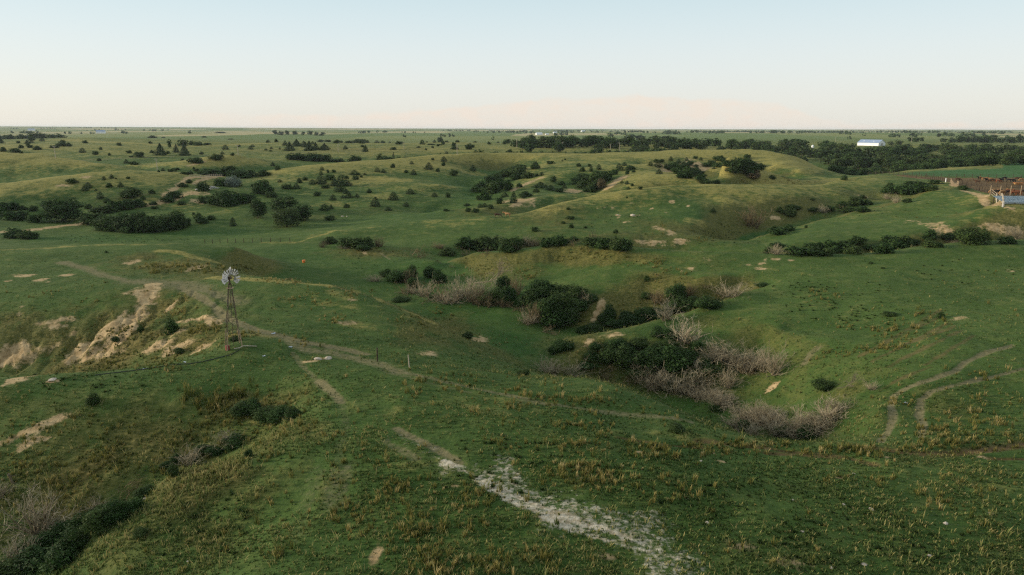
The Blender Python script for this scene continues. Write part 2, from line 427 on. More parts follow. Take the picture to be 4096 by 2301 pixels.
# (measured on the coarse grid)
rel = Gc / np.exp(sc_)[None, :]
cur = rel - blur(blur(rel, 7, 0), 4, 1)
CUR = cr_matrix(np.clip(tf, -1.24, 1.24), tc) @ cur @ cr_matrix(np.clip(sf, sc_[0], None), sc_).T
rel2 = Gc - blur(blur(Gc, 26, 0), 22, 1)
REL = cr_matrix(np.clip(tf, -1.24, 1.24), tc) @ rel2 @ cr_matrix(np.clip(sf, sc_[0], None), sc_).T
relw = np.clip((Yf - 130) / 80, 0, 1) * np.clip((1100 - Yf) / 500, 0, 1)
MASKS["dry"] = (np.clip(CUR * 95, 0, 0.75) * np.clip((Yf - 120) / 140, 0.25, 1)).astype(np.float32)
MASKS["dry"] += (np.clip((Yf - 170) / 200, 0, 1) * 0.38 + np.clip((Yf - 380) / 250, 0, 1) * 0.14).astype(np.float32) * (1 - 0.6 * np.clip((Yf - 1000) / 1500, 0, 1)).astype(np.float32)  # far grass lightened: grazing view and haze painted into the dry tone
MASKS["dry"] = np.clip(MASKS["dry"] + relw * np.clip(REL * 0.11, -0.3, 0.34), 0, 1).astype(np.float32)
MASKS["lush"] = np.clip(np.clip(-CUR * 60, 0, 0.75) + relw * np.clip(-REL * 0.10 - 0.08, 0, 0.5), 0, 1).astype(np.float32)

MASKS["scrub"] = (np.clip((SLOPE - 0.20) / 0.22, 0, 0.75) * np.clip((700 - Yf) / 200, 0, 1) * np.clip((Yf - 60) / 60, 0.35, 1)).astype(np.float32)  # brown thin grass on steep banks; its darkness also paints in relief shading
for a in ((300, 178, 30, 4, .8), (350, 172, 60, 5, .7), (420, 163, 50, 4, .7), (440, 166, 50, 4, 1), (380, 180, 40, 5, .9), (330, 185, 20, 4, .7), (275, 172, 15, 4, .8),
          (385, 196, 30, 5, .6), (425, 190, 22, 6, .6), (330, 203, 18, 4, .6), (640, 161, 60, 3, .7), (700, 156, 40, 3, .5), (790, 152, 22, 4, .9), (655, 163, 22, 3, .9), (725, 160, 22, 4, .6),
          (530, 181, 25, 6, .7), (562, 163, 30, 3, .6), (555, 175, 22, 5, .6), (20, 182, 30, 6, 1), (60, 178, 40, 4, .8), (40, 195, 40, 8, .6), (120, 182, 40, 6, .7), (150, 200, 20, 8, .5), (190, 205, 20, 8, .6),
          (160, 190, 25, 8, .6), (222, 212, 18, 5, .5), (905, 168, 34, 4, .9), (935, 166, 30, 3, .9), (800, 160, 20, 5, .6), (115, 166, 20, 4, .5), (60, 163, 40, 6, .35), (30, 170, 30, 6, .35),
          (640, 263, 26, 5, .4), (665, 270, 30, 5, .35), (585, 258, 22, 5, .35), (330, 300, 40, 12, .3), (350, 292, 30, 5, .45), (350, 325, 25, 3, .5), (420, 318, 30, 8, .35),
          (870, 330, 40, 14, .3), (895, 335, 22, 10, .45), (820, 300, 30, 8, .3), (945, 430, 34, 14, .4), (990, 405, 30, 18, .35), (640, 472, 60, 14, .35), (430, 470, 60, 40, .35), (560, 545, 90, 26, .3),
          (460, 560, 90, 20, .3), (380, 520, 60, 40, .2), (700, 440, 80, 8, .4), (420, 405, 60, 20, .3), (520, 400, 60, 16, .35), (330, 425, 40, 14, .3), (950, 480, 60, 14, .25),
          (125, 375, 60, 10, .25), (260, 415, 40, 10, .45), (770, 276, 60, 10, .2), (130, 262, 60, 5, .3), (40, 258, 60, 6, .25)):
    blob("dry", *a[:4], s=a[4], soft=0.9, wobble=0.9)
path("dry", [(0, 143), (60, 139.5), (128, 143.2), (187, 146.8), (256, 143.7), (320, 143.1), (384, 143.2), (466, 142.8)], 22, .9)
path("dry", [(700, 185.6), (768, 181.5), (800, 180.8), (845, 178.2)], 4.5, 1.0)
path("dry", [(760, 184), (800, 182.2), (840, 179.6)], 6, .8)
path("dry", [(158, 250.5), (175, 252), (192, 256.5), (215, 262.5)], 1.4, .9)
path("dry", [(215, 277.5), (256, 279.5), (285, 281.5), (300, 282.5), (330, 286)], 1.6, 1.0)
path("dry", [(330, 286), (352, 291), (380, 300.5), (400, 308), (430, 321)], 1.2, .7)
path("dry", [(232, 335), (255, 334), (272, 336)], 1.0, .9)
path("dry", [(0, 250.3), (60, 247), (100, 244.6), (180, 244)], 2.0, .6)
path("dry", [(256, 243.4), (299, 242.4), (318, 236), (335, 230.4)], 1.0, .8)
for a in ((130, 200, 30, 7, .5), (180, 265, 48, 8, .95), (225, 270, 32, 5, .9), (140, 258, 22, 4, .8), (372, 252.5, 36, 5, .9), (150, 440, 130, 45, 1), (60, 480, 90, 40, 1), (200, 470, 70, 18, .95), (185, 455, 60, 14, .9),
          (120, 325, 90, 34, .6), (60, 345, 60, 16, .8), (40, 360, 60, 14, .7), (200, 328, 44, 14, .5), (255, 405, 50, 9, .9), (232, 398, 26, 6, .9), (590, 345, 40, 14, .7), (690, 232, 50, 10, .75), (650, 238, 40, 9, .7),
          (765, 205, 44, 9, .6), (860, 195, 50, 7, .6), (840, 215, 40, 8, .35), (370, 149.5, 60, 2.5, .8), (330, 149, 30, 2.5, .6), (260, 150, 20, 2, .5), (430, 322, 28, 8, .8), (455, 330, 20, 6, .8), (700, 255, 40, 5, .25), (545, 208, 30, 4, .8), (500, 212, 26, 4, .7), (700, 175, 20, 4, .5),
          (735, 172, 22, 5, .5), (780, 180, 28, 3, .5), (500, 275, 40, 10, .55), (560, 262, 24, 5, .4), (640, 300, 30, 8, .5), (960, 410, 30, 14, .45), (930, 395, 16, 10, .4), (840, 395, 24, 8, .6), (965, 190, 16, 4, .4), (990, 226, 30, 6, .8), (320, 217, 18, 4, .5), (385, 210, 26, 4, .4), (610, 197, 30, 3, .4), (470, 209, 16, 3, .6)):
    blob("scrub", *a[:4], s=a[4], soft=0.8, wobble=0.8)
# bare earth
for a in ((10, 354, 32, 10), (22, 349, 18, 5), (60, 320, 14, 4.5), (41, 322.5, 6, 2.5), (73, 331, 6, 2.5), (55, 326, 12, 3), (112, 325, 7, 3), (180, 331, 7, 2.2), (160, 345, 14, 4), (178, 346, 15, 4), (204, 347, 13, 3.5), (112, 353, 8, 2.6), (170, 307, 5, 3), (140, 291, 9, 4),
          (27, 275, 8, 1.3), (42, 279.6, 5, 1.1), (50, 281.5, 4, .9), (8, 281, 4, 1.1), (67, 275, 5, .9), (20, 314, 4, 1), (22, 307, 3, 1), (195, 268, 6, 2.4), (132, 262.5, 5, 2), (20, 378, 7, 1.6), (52, 381, 5, 1.4), (24, 446, 6, 6), (38, 439, 11, 2.6),
          (633, 215.5, 3, 1.1), (618, 215, 2, .8), (612, 207.5, 2, .7), (604, 207, 1.3, .6), (597, 209, 1.3, .6), (672, 201.6, 2.4, 1), (679, 204, 1.3, .6), (688, 205.3, 1.2, .7), (632, 201.3, 2.6, .8), (625, 222, 1.4, .5), (629, 221.4, 1.2, .5), (660, 200.6, 1.5, .6), (652, 208.5, 1.6, .5), (640, 215, 1.3, .5), (666, 212.3, 1.4, .6), (618, 218.4, 1.3, .5), (700, 228.5, 1.6, .6), (660, 229, 5, 3), (670, 232, 4, 2), (682, 241, 7, 2.5), (655, 243, 12, 3),
          (573, 191, 11, 1.6), (520, 201, 12, 2), (668, 171.2, 8, 2), (698, 170.5, 9, 4), (704, 168.5, 9, 1.2), (735, 167.5, 6, 1.6), (754, 164.5, 6, 2), (953, 234, 7, 9), (995, 229, 9, 5), (1016, 231, 8, 4), (775, 217.5, 5, 1.6), (863, 196.6, 4, 1.2), (612, 334.5, 12, 2.6), (592, 343, 8, 4),
          (961.5, 317.3, 7, 1.8), (707, 259.5, 4, .9), (748, 264.6, 3.5, .9), (761, 268.6, 4, .9), (765, 260, 2, .8), (711, 267.5, 2, .6), (681, 270.5, 2, .6), (691, 269, 3, .7), (658, 275.6, 2, .7), (760, 263.3, 3, .8), (776, 259, 4, .7), (791, 260, 3.5, .7), (782, 263.6, 2, .6), (783, 265, 2.2, .6), (744, 272, 2, .6), (1010, 270.5, 4, 1),
          (309, 361, 5, .8), (317.5, 359, 5, 1), (327, 358.5, 4, 1), (345, 323.5, 7, 1.6), (353, 300, 5, 1), (324, 308, 3, .7), (478, 340, 9, 1.8), (365, 252, 2, 1.2), (62, 185.5, 6, 1.2), (87, 176.5, 4, 1), (200, 201, 8, 2.2), (195, 193, 10, 2), (840, 478, 7, 1.6), (712, 453, 3, .8), (722, 461.5, 4, .8), (640, 452, 4, .9), (985, 400, 3, 2),
          (888, 457.5, 7, 1.2), (982, 457, 7, 1.4), (455, 486, 7, 2), (470, 494, 5, 1), (610, 556, 14, 4), (742, 546, 20, 5), (785, 562, 22, 6), (548, 515, 20, 3), (375, 556, 6, 9), (430, 352, 10, 2)):
    blob("soil", a[0], a[1], a[2] * 1.05, a[3] * 1.05, s=0.72 if (a[0] > 240 and a[1] > 292) else 1.0, soft=0.85, wobble=1.0)
for pts, hw in (([(153, 284), (147, 292), (145, 301), (138, 314), (125, 325), (110, 330)], 1.3), ([(107, 331), (98, 338), (85, 347), (72, 356)], 1.2), ([(112, 336), (104, 343), (92, 351), (84, 358)], .7), ([(130, 328), (118, 340), (104, 350)], .8), ([(126, 310), (118, 320), (110, 326)], .5),
                ([(178, 319), (195, 317.5), (207, 318.5), (218, 322.5)], .9), ([(85, 223), (60, 226), (31, 230)], 2.0), ([(0, 232.4), (6, 232)], 2.0), ([(0, 444), (20, 434), (35, 428), (60, 418)], .7), ([(512, 206), (522, 201.5), (532, 198.5)], 1.6), ([(512, 190.5), (522, 186), (532, 181.5), (541, 177.5)], 1.5),
                ([(626, 176), (617, 181), (608, 188)], 2.2), ([(144, 206), (160, 203), (176, 199), (190, 193)], 1.5), ([(163, 200), (170, 192), (184, 182), (190, 178.5)], 1.6), ([(187, 166), (205, 161.4)], 1.6), ([(188, 178), (205, 177), (222, 176)], 2.4), ([(195, 184), (200, 180), (215, 177.5)], 1.4),
                ([(602, 303), (596, 312), (592, 323)], .6), ([(776, 383), (771, 389)], .5), ([(963, 190.5), (985, 198.5), (999, 205.5), (1014, 209)], 1.2), ([(957, 187), (953, 183), (948, 182)], 1.0)):
    path("soil", pts, hw, 1.0, 0.9, 1.1)
# cattle trails and wheel tracks
for pts, hw, s in (([(62, 262), (85, 268), (105, 275.5), (130, 281.5), (165, 282), (190, 285), (215, 293), (234, 300)], 1.5, .75), ([(135, 281), (160, 283), (185, 284.5), (205, 288)], 3.2, .7), ([(205, 288), (222, 295), (240, 302)], 3.0, .55),
                   ([(180, 286), (200, 296), (215, 306), (228, 318), (245, 325.5), (262, 331), (285, 336.5), (300, 341), (318, 344), (345, 349), (366, 354)], .8, 1), ([(284, 337), (296, 345), (310, 350), (335, 353), (360, 359), (378, 363), (400, 372)], 1.3, .7),
                   ([(245, 330), (262, 333), (282, 336)], 1.8, .6), ([(293, 352), (300, 362), (310, 373), (322, 384)], .42, .6), ([(318, 380), (330, 390), (337, 396), (341, 402)], .55, .8), ([(341, 402), (346, 420), (343, 440), (338, 460), (334, 480)], .7, .42), ([(318, 470), (306, 505), (296, 540)], .9, .4), ([(341, 470), (336, 490), (334, 505)], 1.1, .55),
                   ([(372, 364), (400, 372), (440, 380), (490, 391), (550, 404), (620, 413), (690, 421)], .55, .7), ([(360, 362), (390, 373), (430, 383), (470, 392)], .5, .5), ([(520, 401), (580, 408), (660, 417)], .5, .55),
                   ([(396, 428), (420, 440), (436, 448), (460, 462)], .45, .8), ([(386, 441), (396, 447), (416, 458)], .45, .6),
                   ([(1012, 345), (985, 352.5), (965, 362), (955, 371), (930, 380), (905, 388.5), (894, 395), (891, 405), (893, 418), (889, 430), (880, 441)], .42, .95), ([(1040, 366), (1010, 372), (985, 378), (955, 385), (930, 392), (921, 400), (919, 415), (924, 425), (921, 437)], .42, .9),
                   ([(309, 242), (299, 242.6)], .8, .6), ([(80, 160.3), (139, 157.4), (209, 155.2), (256, 153.5), (305, 152.4), (360, 151.4)], 2.6, .9), ([(128, 144.8), (180, 146)], 1, .3),
                   ([(270, 237), (250, 240)], .6, .4), ([(818, 347), (811, 353), (804, 364)], .6, .7), ([(380, 253), (386, 257), (390, 259)], .5, .8), ([(690, 201), (702, 206), (712, 212)], 1, .35)):
    path("trail", pts, hw, s)
for pts, hw, s in (([(400, 436), (432, 452), (455, 463), (500, 486)], 1.5, .48), ([(470, 470), (520, 494), (560, 511), (600, 526)], 2.7, .64), ([(570, 515), (600, 528), (650, 545), (690, 553)], 3.6, .64), ([(470, 478), (510, 500), (560, 524), (610, 542), (650, 552)], .55, .85), ([(446, 461), (490, 483), (540, 507), (590, 526), (650, 546)], .5, .85), ([(650, 548), (700, 557), (760, 568)], 2.0, .5)):
    path("chalk", pts, hw, s, soft=1.0, wobble=1.6)
# cut edges of the ditch, trampled pens, crop field
for pts, hw in (([(700, 440), (730, 443), (770, 447), (800, 452), (850, 457), (872, 463)], .5), ([(768, 452), (810, 454), (845, 457)], .5), ([(858, 445), (905, 451), (950, 452.5), (985, 449), (1024, 443.5)], .6), ([(905, 451), (930, 453), (950, 452)], .7), ([(620, 437), (660, 443), (700, 447)], .3), ([(990, 457.5), (1024, 458)], .35), ([(882, 344), (905, 334), (930, 322), (945, 314)], .35), ([(900, 347), (930, 336), (955, 326)], .35), ([(925, 365), (950, 350), (975, 335)], .4), ([(860, 356), (885, 343), (905, 331), (925, 320), (940, 311)], .5), ([(872, 362), (900, 348), (925, 335), (950, 322)], .4), ([(890, 366), (915, 353), (940, 341), (962, 330)], .4), ([(880, 390), (905, 377), (930, 367)], .4)):
    path("mud", pts, hw, .8 if pts[0][1] > 430 else .5)
poly("mud", [(890, 174.6), (930, 177.2), (1030, 178.6), (1200, 179), (1200, 200), (1012, 201), (998, 200), (985, 193), (962, 186), (945, 181.5)])
poly("crop", [(908, 174.6), (1024, 177.8), (1200, 178), (1200, 163.6), (1000, 163.8), (1003, 168.5), (985, 169.8), (960, 169.4), (930, 171.2), (900, 173.4)])
for a in ((490, 185, 14, 8, .9), (478, 195, 18, 9, 1), (420, 215, 44, 6, .6), (110, 238, 76, 5, 1), (200, 234, 66, 5, .9), (330, 255, 66, 8, .7), (420, 275, 44, 15, .8), (470, 300, 44, 22, .8), (512, 342, 28, 16, .8), (722, 238, 44, 9, 1), (765, 232, 30, 8, .7), (420, 262, 60, 5, .6), (700, 400, 40, 12, .6), (850, 395, 20, 20, .4), (330, 186, 20, 2, .5), (428, 190, 14, 2.5, .8), (975, 195, 6, 3, .8), (980, 222, 50, 9, .3), (80, 154, 12, 1.6, .7), (300, 250, 40, 5, .7)):
    blob("lush", *a[:4], s=a[4], soft=0.7, wobble=0.6)

def grid_mesh(name):
    nt, ns = len(tf), len(sf)
    me = bpy.data.meshes.new(name)
    co = np.stack([Xf, Yf, GZ], -1).reshape(-1, 3).astype(np.float32)
    me.vertices.add(len(co)); me.vertices.foreach_set("co", co.ravel())
    ii, jj = np.meshgrid(np.arange(nt - 1), np.arange(ns - 1), indexing="ij")
    a = (ii * ns + jj).ravel()
    q = np.stack([a, a + ns, a + ns + 1, a + 1], 1).astype(np.int32)
    me.loops.add(q.size); me.loops.foreach_set("vertex_index", q.ravel())
    me.polygons.add(len(q)); me.polygons.foreach_set("loop_start", np.arange(0, q.size, 4, dtype=np.int32))
    me.polygons.foreach_set("loop_total", np.full(len(q), 4, dtype=np.int32))
    me.polygons.foreach_set("use_smooth", np.ones(len(q), bool))
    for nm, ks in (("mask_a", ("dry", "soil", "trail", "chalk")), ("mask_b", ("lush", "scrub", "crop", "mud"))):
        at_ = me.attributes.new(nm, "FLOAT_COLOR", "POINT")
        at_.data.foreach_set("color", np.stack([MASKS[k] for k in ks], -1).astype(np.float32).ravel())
    me.update()
    return me

for a in ((60, 335, 80, 26, 1), (125, 325, 60, 30, 1), (185, 335, 40, 16, .9), (30, 350, 50, 16, 1), (90, 365, 70, 8, 1), (195, 345, 30, 8, 1), (20, 320, 30, 10, .8)):
    blob("scrub", *a[:4], s=a[4], soft=0.6, wobble=0.9)
_q = fbm(Xf / 2.6 + 31, Yf / 4.5 + 9, 4)
rill = (1 - np.abs(_q) * 3.2).clip(0, 1)
bowl_w = np.zeros(Xf.shape, np.float32)
MASKS["_t"] = bowl_w
for a in ((110, 330, 110, 36, 1), (30, 350, 60, 24, 1), (600, 350, 40, 14, .8), (955, 236, 12, 9, .8), (780, 395, 20, 10, .8)): blob("_t", *a[:4], s=a[4], soft=0.5, wobble=0.6)
GZ = GZ - 0.6 * MASKS.pop("_t") * rill * (0.35 + 0.65 * np.clip(MASKS["soil"] + MASKS["scrub"], 0, 1))
# fine relief: rough ground in the scrub and bare cuts
GZ = GZ - 0.25 * MASKS["mud"] * (Yf < 70) - 0.10 * MASKS["trail"] * (Yf < 140) + 0.35 * MASKS["scrub"] * fbm(Xf / 1.6, Yf / 1.6, 3) * (Yf < 300)
PF = (GZ - CAMZ) / Yf

gm, t, b = new_mat("pasture", 0.95, 0.08)
geo = t.n("ShaderNodeTexCoord").outputs["Object"]
aa = t.n("ShaderNodeAttribute", attribute_name="mask_a"); ab = t.n("ShaderNodeAttribute", attribute_name="mask_b")
sa = t.n("ShaderNodeSeparateColor", inp={0: aa.outputs["Color"]}); sb = t.n("ShaderNodeSeparateColor", inp={0: ab.outputs["Color"]})
dry, soil, trail, chalk = sa.outputs[0], sa.outputs[1], sa.outputs[2], aa.outputs["Alpha"]
lush, scrub, crop, mud = sb.outputs[0], sb.outputs[1], sb.outputs[2], ab.outputs["Alpha"]
n_huge = t.noise(geo, 0.012, 5, 0.6); n_big = t.noise(geo, 0.06, 6, 0.62); n_mid = t.noise(geo, 0.35, 6, 0.65); n_fine = t.noise(geo, 2.2, 5, 0.7); n_tiny = t.noise(geo, 9.0, 4, 0.7)
flat = t.n("ShaderNodeMapping", vector_type="POINT", inp={"Vector": geo, "Scale": (1, 1, 6)}).outputs[0]
n_step = t.noise(flat, 0.9, 5, 0.65)
G1, G2, G3 = (0.036, 0.073, 0.016), (0.062, 0.106, 0.025), (0.112, 0.135, 0.038)
col = t.mix(t.ramp(n_big, 0.36, 0.66), G1, G2)
col = t.mix(t.math("MULTIPLY", t.ramp(n_mid, 0.45, 0.72), 0.7), col, G3)
col = t.mix(t.math("MULTIPLY", lush, 0.92), col, t.mix(t.ramp(n_mid, 0.35, 0.7), (0.020, 0.068, 0.013), (0.040, 0.098, 0.020)))
# scrub: brown-olive rough growth, also the painted relief tone of steep banks
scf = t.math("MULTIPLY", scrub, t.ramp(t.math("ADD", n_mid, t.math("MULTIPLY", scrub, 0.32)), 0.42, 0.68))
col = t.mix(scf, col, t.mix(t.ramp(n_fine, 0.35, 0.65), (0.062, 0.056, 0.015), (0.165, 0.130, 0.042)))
# golden grass, with painted crest highlight and distance lightening: breaks up with the noise
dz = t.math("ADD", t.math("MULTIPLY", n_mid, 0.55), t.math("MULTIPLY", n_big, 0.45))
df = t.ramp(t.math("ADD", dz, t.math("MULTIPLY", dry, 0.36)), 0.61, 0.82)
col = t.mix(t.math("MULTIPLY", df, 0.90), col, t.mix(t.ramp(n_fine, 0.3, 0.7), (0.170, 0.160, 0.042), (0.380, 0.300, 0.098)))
# fine speckle of the sward: dark gaps and pale blades
col = t.mix(t.math("MULTIPLY", t.ramp(n_step, 0.50, 0.30), 0.55), col, (0.020, 0.040, 0.010))
col = t.mix(t.math("MULTIPLY", t.ramp(n_fine, 0.54, 0.74), 0.32), col, (0.130, 0.150, 0.045))
col = t.mix(t.math("MULTIPLY", t.ramp(n_tiny, 0.55, 0.30), 0.40), col, (0.018, 0.034, 0.009))
# coarse mottling of far slopes: tussocks and cattle steps
n_tus = t.noise(flat, 0.28, 6, 0.72)
far_ = t.n("ShaderNodeMapRange", inp={0: t.n("ShaderNodeSeparateXYZ", inp={0: geo}).outputs[1], 1: 110.0, 2: 260.0}).outputs[0]
col = t.mix(t.math("MULTIPLY", t.math("MULTIPLY", t.ramp(n_tus, 0.50, 0.34), 0.55), far_), col, (0.020, 0.044, 0.009))
col = t.mix(t.math("MULTIPLY", t.math("MULTIPLY", t.ramp(n_tus, 0.53, 0.68), 0.38), far_), col, (0.175, 0.175, 0.045))
# far country: fields of crop, stubble and grass
vor = t.n("ShaderNodeTexVoronoi", distance="CHEBYCHEV", inp={"Vector": t.n("ShaderNodeMapping", inp={"Vector": geo, "Rotation": (0, 0, 0.12), "Scale": (1 / 420.0, 1 / 900.0, 0.0)}).outputs[0], "Scale": 1.0, "Randomness": 0.7})
vs_ = t.n("ShaderNodeSeparateColor", inp={0: vor.outputs["Color"]})
vf = t.n("ShaderNodeMapRange", inp={0: t.n("ShaderNodeSeparateXYZ", inp={0: geo}).outputs[1], 1: 1250.0, 2: 1900.0}).outputs[0]
fc = t.mix(t.ramp(vs_.outputs[0], 0.52, 0.56), (0.085, 0.130, 0.034), (0.165, 0.180, 0.058))
fc = t.mix(t.ramp(vs_.outputs[1], 0.66, 0.68), fc, (0.400, 0.320, 0.170))
fc = t.mix(t.math("MULTIPLY", t.ramp(n_huge, 0.45, 0.65), 0.5), fc, (0.12, 0.15, 0.06))
col = t.mix(t.math("MULTIPLY", vf, 0.85), col, fc)
# crops, trampled ground, trails, bare earth, chalk
col = t.mix(t.math("MULTIPLY", crop, 0.95), col, t.mix(t.ramp(n_mid, 0.35, 0.65), (0.022, 0.085, 0.026), (0.032, 0.105, 0.036)))
mf = t.math("MULTIPLY", mud, t.ramp(t.math("ADD", n_mid, t.math("MULTIPLY", mud, 0.5)), 0.50, 0.75))
col = t.mix(mf, col, t.mix(t.ramp(n_mid, 0.35, 0.65), (0.072, 0.040, 0.020), (0.150, 0.088, 0.046)))
tf_ = t.ramp(t.math("ADD", t.math("MULTIPLY", trail, 0.62), t.math("MULTIPLY", n_fine, 0.5)), 0.42, 0.78)
col = t.mix(t.math("MULTIPLY", tf_, 0.85), col, t.mix(t.ramp(n_fine, 0.3, 0.7), (0.120, 0.102, 0.052), (0.205, 0.172, 0.096)))
n_soil = t.noise(geo, 0.7, 6, 0.7)
sf_ = t.ramp(t.math("ADD", t.math("MULTIPLY", soil, 0.62), t.math("ADD", t.math("MULTIPLY", n_fine, 0.45), t.math("MULTIPLY", n_soil, 1.0))), 0.88, 1.16)
col = t.mix(sf_, col, t.mix(t.ramp(n_soil, 0.3, 0.7), (0.235, 0.155, 0.072), (0.450, 0.330, 0.180)))
n_ch = t.noise(geo, 2.1, 6, 0.72)
cf_ = t.ramp(t.math("ADD", t.math("MULTIPLY", chalk, 0.55), t.math("MULTIPLY", n_ch, 0.75)), 0.66, 0.84)
col = t.mix(cf_, col, t.mix(t.ramp(n_fine, 0.35, 0.6), (0.260, 0.215, 0.140), (0.500, 0.445, 0.345)))
t.t.links.new(col, b.inputs["Base Color"])
hgt = t.math("ADD", t.math("MULTIPLY", n_fine, 0.6), t.math("MULTIPLY", n_mid, 1.6))
bp = t.n("ShaderNodeBump", inp={"Strength": 0.55, "Distance": 0.35, "Height": hgt})
t.t.links.new(bp.outputs[0], b.inputs["Normal"])
b.inputs["Sheen Weight"].default_value = 0.075; b.inputs["Sheen Roughness"].default_value = 0.5      # seed heads catch the light at a low angle
t.t.links.new(t.mix(0.45, col, (0.50, 0.56, 0.14)), b.inputs["Sheen Tint"])

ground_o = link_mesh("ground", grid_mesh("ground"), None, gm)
tag(ground_o, kind="structure")
# ------------------------------------------------------------------ sky, sun, exposure
SUN_EL, SUN_AZ = math.radians(10), math.radians(-84)     # low on the left (0 = straight ahead, clockwise)
w = bpy.data.worlds.new("World"); scene.world = w; w.use_nodes = True
wt = NT(w.node_tree); bg = w.node_tree.nodes["Background"]
sky = wt.n("ShaderNodeTexSky", sky_type="NISHITA", sun_disc=False, sun_elevation=SUN_EL, sun_rotation=SUN_AZ, altitude=600, air_density=1.0, dust_density=1.2, ozone_density=1.0)
dirv = wt.n("ShaderNodeTexCoord").outputs["Generated"]
sx = wt.n("ShaderNodeSeparateXYZ", inp={0: dirv})
elv = sx.outputs[2]
# thin high veil that turns the evening sky milky, warmer and denser towards the horizon
rp = wt.n("ShaderNodeValToRGB", inp={0: wt.math("ADD", elv, 0.0)})
cr = rp.color_ramp; cr.interpolation = "B_SPLINE"
stops = ((0.0, (5.55, 5.50, 5.12)), (0.03, (5.72, 5.70, 5.38)), (0.07, (5.65, 5.90, 5.80)), (0.12, (5.30, 5.90, 6.0)), (0.18, (4.35, 5.45, 5.80)), (0.30, (3.9, 4.8, 5.1)), (0.6, (4.3, 4.8, 5.0)), (1.0, (4.2, 4.7, 5.0)))
while len(cr.elements) < len(stops): cr.elements.new(0.5)
for e, (p_, c_) in zip(cr.elements, stops): e.position = p_; e.color = tuple(x / 6.0 for x in c_) + (1,)
veil = wt.mix(1.0, rp.outputs[0], (6.0, 6.0, 6.0), "MULTIPLY")
# far, faint evening cloud bank low over the horizon, right of the middle
azr = wt.n("ShaderNodeMath", operation="DIVIDE", inp={0: sx.outputs[0], 1: sx.outputs[1]}).outputs[0]
cm = wt.n("ShaderNodeMapping", vector_type="POINT", inp={"Vector": dirv, "Scale": (1.0, 1.0, 2.2)}).outputs[0]
cn = wt.noise(cm, 9.0, 6, 0.6, 0.4)
topl = wt.math("ADD", 0.020, wt.math("MULTIPLY", wt.ramp(azr, -0.28, 0.10), 0.024))
topl = wt.math("SUBTRACT", topl, wt.math("MULTIPLY", wt.ramp(azr, 0.30, 0.52), 0.034))
edge = wt.math("SUBTRACT", wt.math("ADD", topl, wt.math("MULTIPLY", wt.math("SUBTRACT", cn, 0.5), 0.030)), elv)
cl = wt.math("MULTIPLY", wt.ramp(edge, 0.0, 0.006), wt.ramp(azr, -0.62, -0.2))
cl = wt.math("MULTIPLY", cl, wt.math("ADD", 0.55, wt.math("MULTIPLY", wt.ramp(wt.noise(cm, 26.0, 5, 0.6), 0.42, 0.66), 0.55)))
veil = wt.mix(cl, veil, (6.12, 5.50, 4.95))
skyc = wt.mix(0.87, sky.outputs[0], veil)
w.node_tree.links.new(skyc, bg.inputs[0])
bg.inputs[1].default_value = 0.15
sd = bpy.data.lights.new("sun", "SUN"); sd.energy = 5.0; sd.angle = math.radians(9); sd.color = (1.0, 0.86, 0.68)
so = bpy.data.objects.new("sun", sd); COL.objects.link(so)
sdir = Vector((math.sin(SUN_AZ) * math.cos(SUN_EL), math.cos(SUN_AZ) * math.cos(SUN_EL), math.sin(SUN_EL)))
so.rotation_euler = (-sdir).to_track_quat("-Z", "Y").to_euler()
so.location = sdir * 300
vs = scene.view_settings
vs.view_transform = "Standard"; vs.look = "None"; vs.exposure = 0.0; vs.gamma = 1.0
scene.cycles.max_bounces = 5; scene.cycles.diffuse_bounces = 2; scene.cycles.transparent_max_bounces = 6; scene.cycles.volume_bounces = 0
# evening air: far country fades to blue-grey
HB = 14000.0
bmh = bmesh.new()
bmesh.ops.create_cube(bmh, size=1.0)
hz_top, hz_bot = CAMZ + 14.0, float(GZ[:, sf < math.log(HB)].min()) - 6.0
for vtx in bmh.verts:
    vtx.co = Vector((vtx.co.x * 2 * HB * 1.6, vtx.co.y * 2 * HB, hz_top if vtx.co.z > 0 else hz_bot))
hme = bpy.data.meshes.new("haze"); bmh.to_mesh(hme); bmh.free()
hm = bpy.data.materials.new("haze_air"); hm.use_nodes = True
for nd in list(hm.node_tree.nodes):
    if nd.type == "BSDF_PRINCIPLED": hm.node_tree.nodes.remove(nd)
pv = hm.node_tree.nodes.new("ShaderNodeVolumePrincipled")
pv.inputs["Color"].default_value = (0.80, 0.90, 0.97, 1); pv.inputs["Density"].default_value = 0.000035
pv.inputs["Anisotropy"].default_value = 0.0
hm.node_tree.links.new(pv.outputs[0], [n_ for n_ in hm.node_tree.nodes if n_.type == "OUTPUT_MATERIAL"][0].inputs["Volume"])
hme.materials.append(hm)
HAZE = bpy.data.objects.new("haze", hme); COL.objects.link(HAZE); tag(HAZE, kind="stuff")
HAZE.display_type = "WIRE"

scene.cycles.use_denoising = False
scene.cycles.filter_width = 1.25
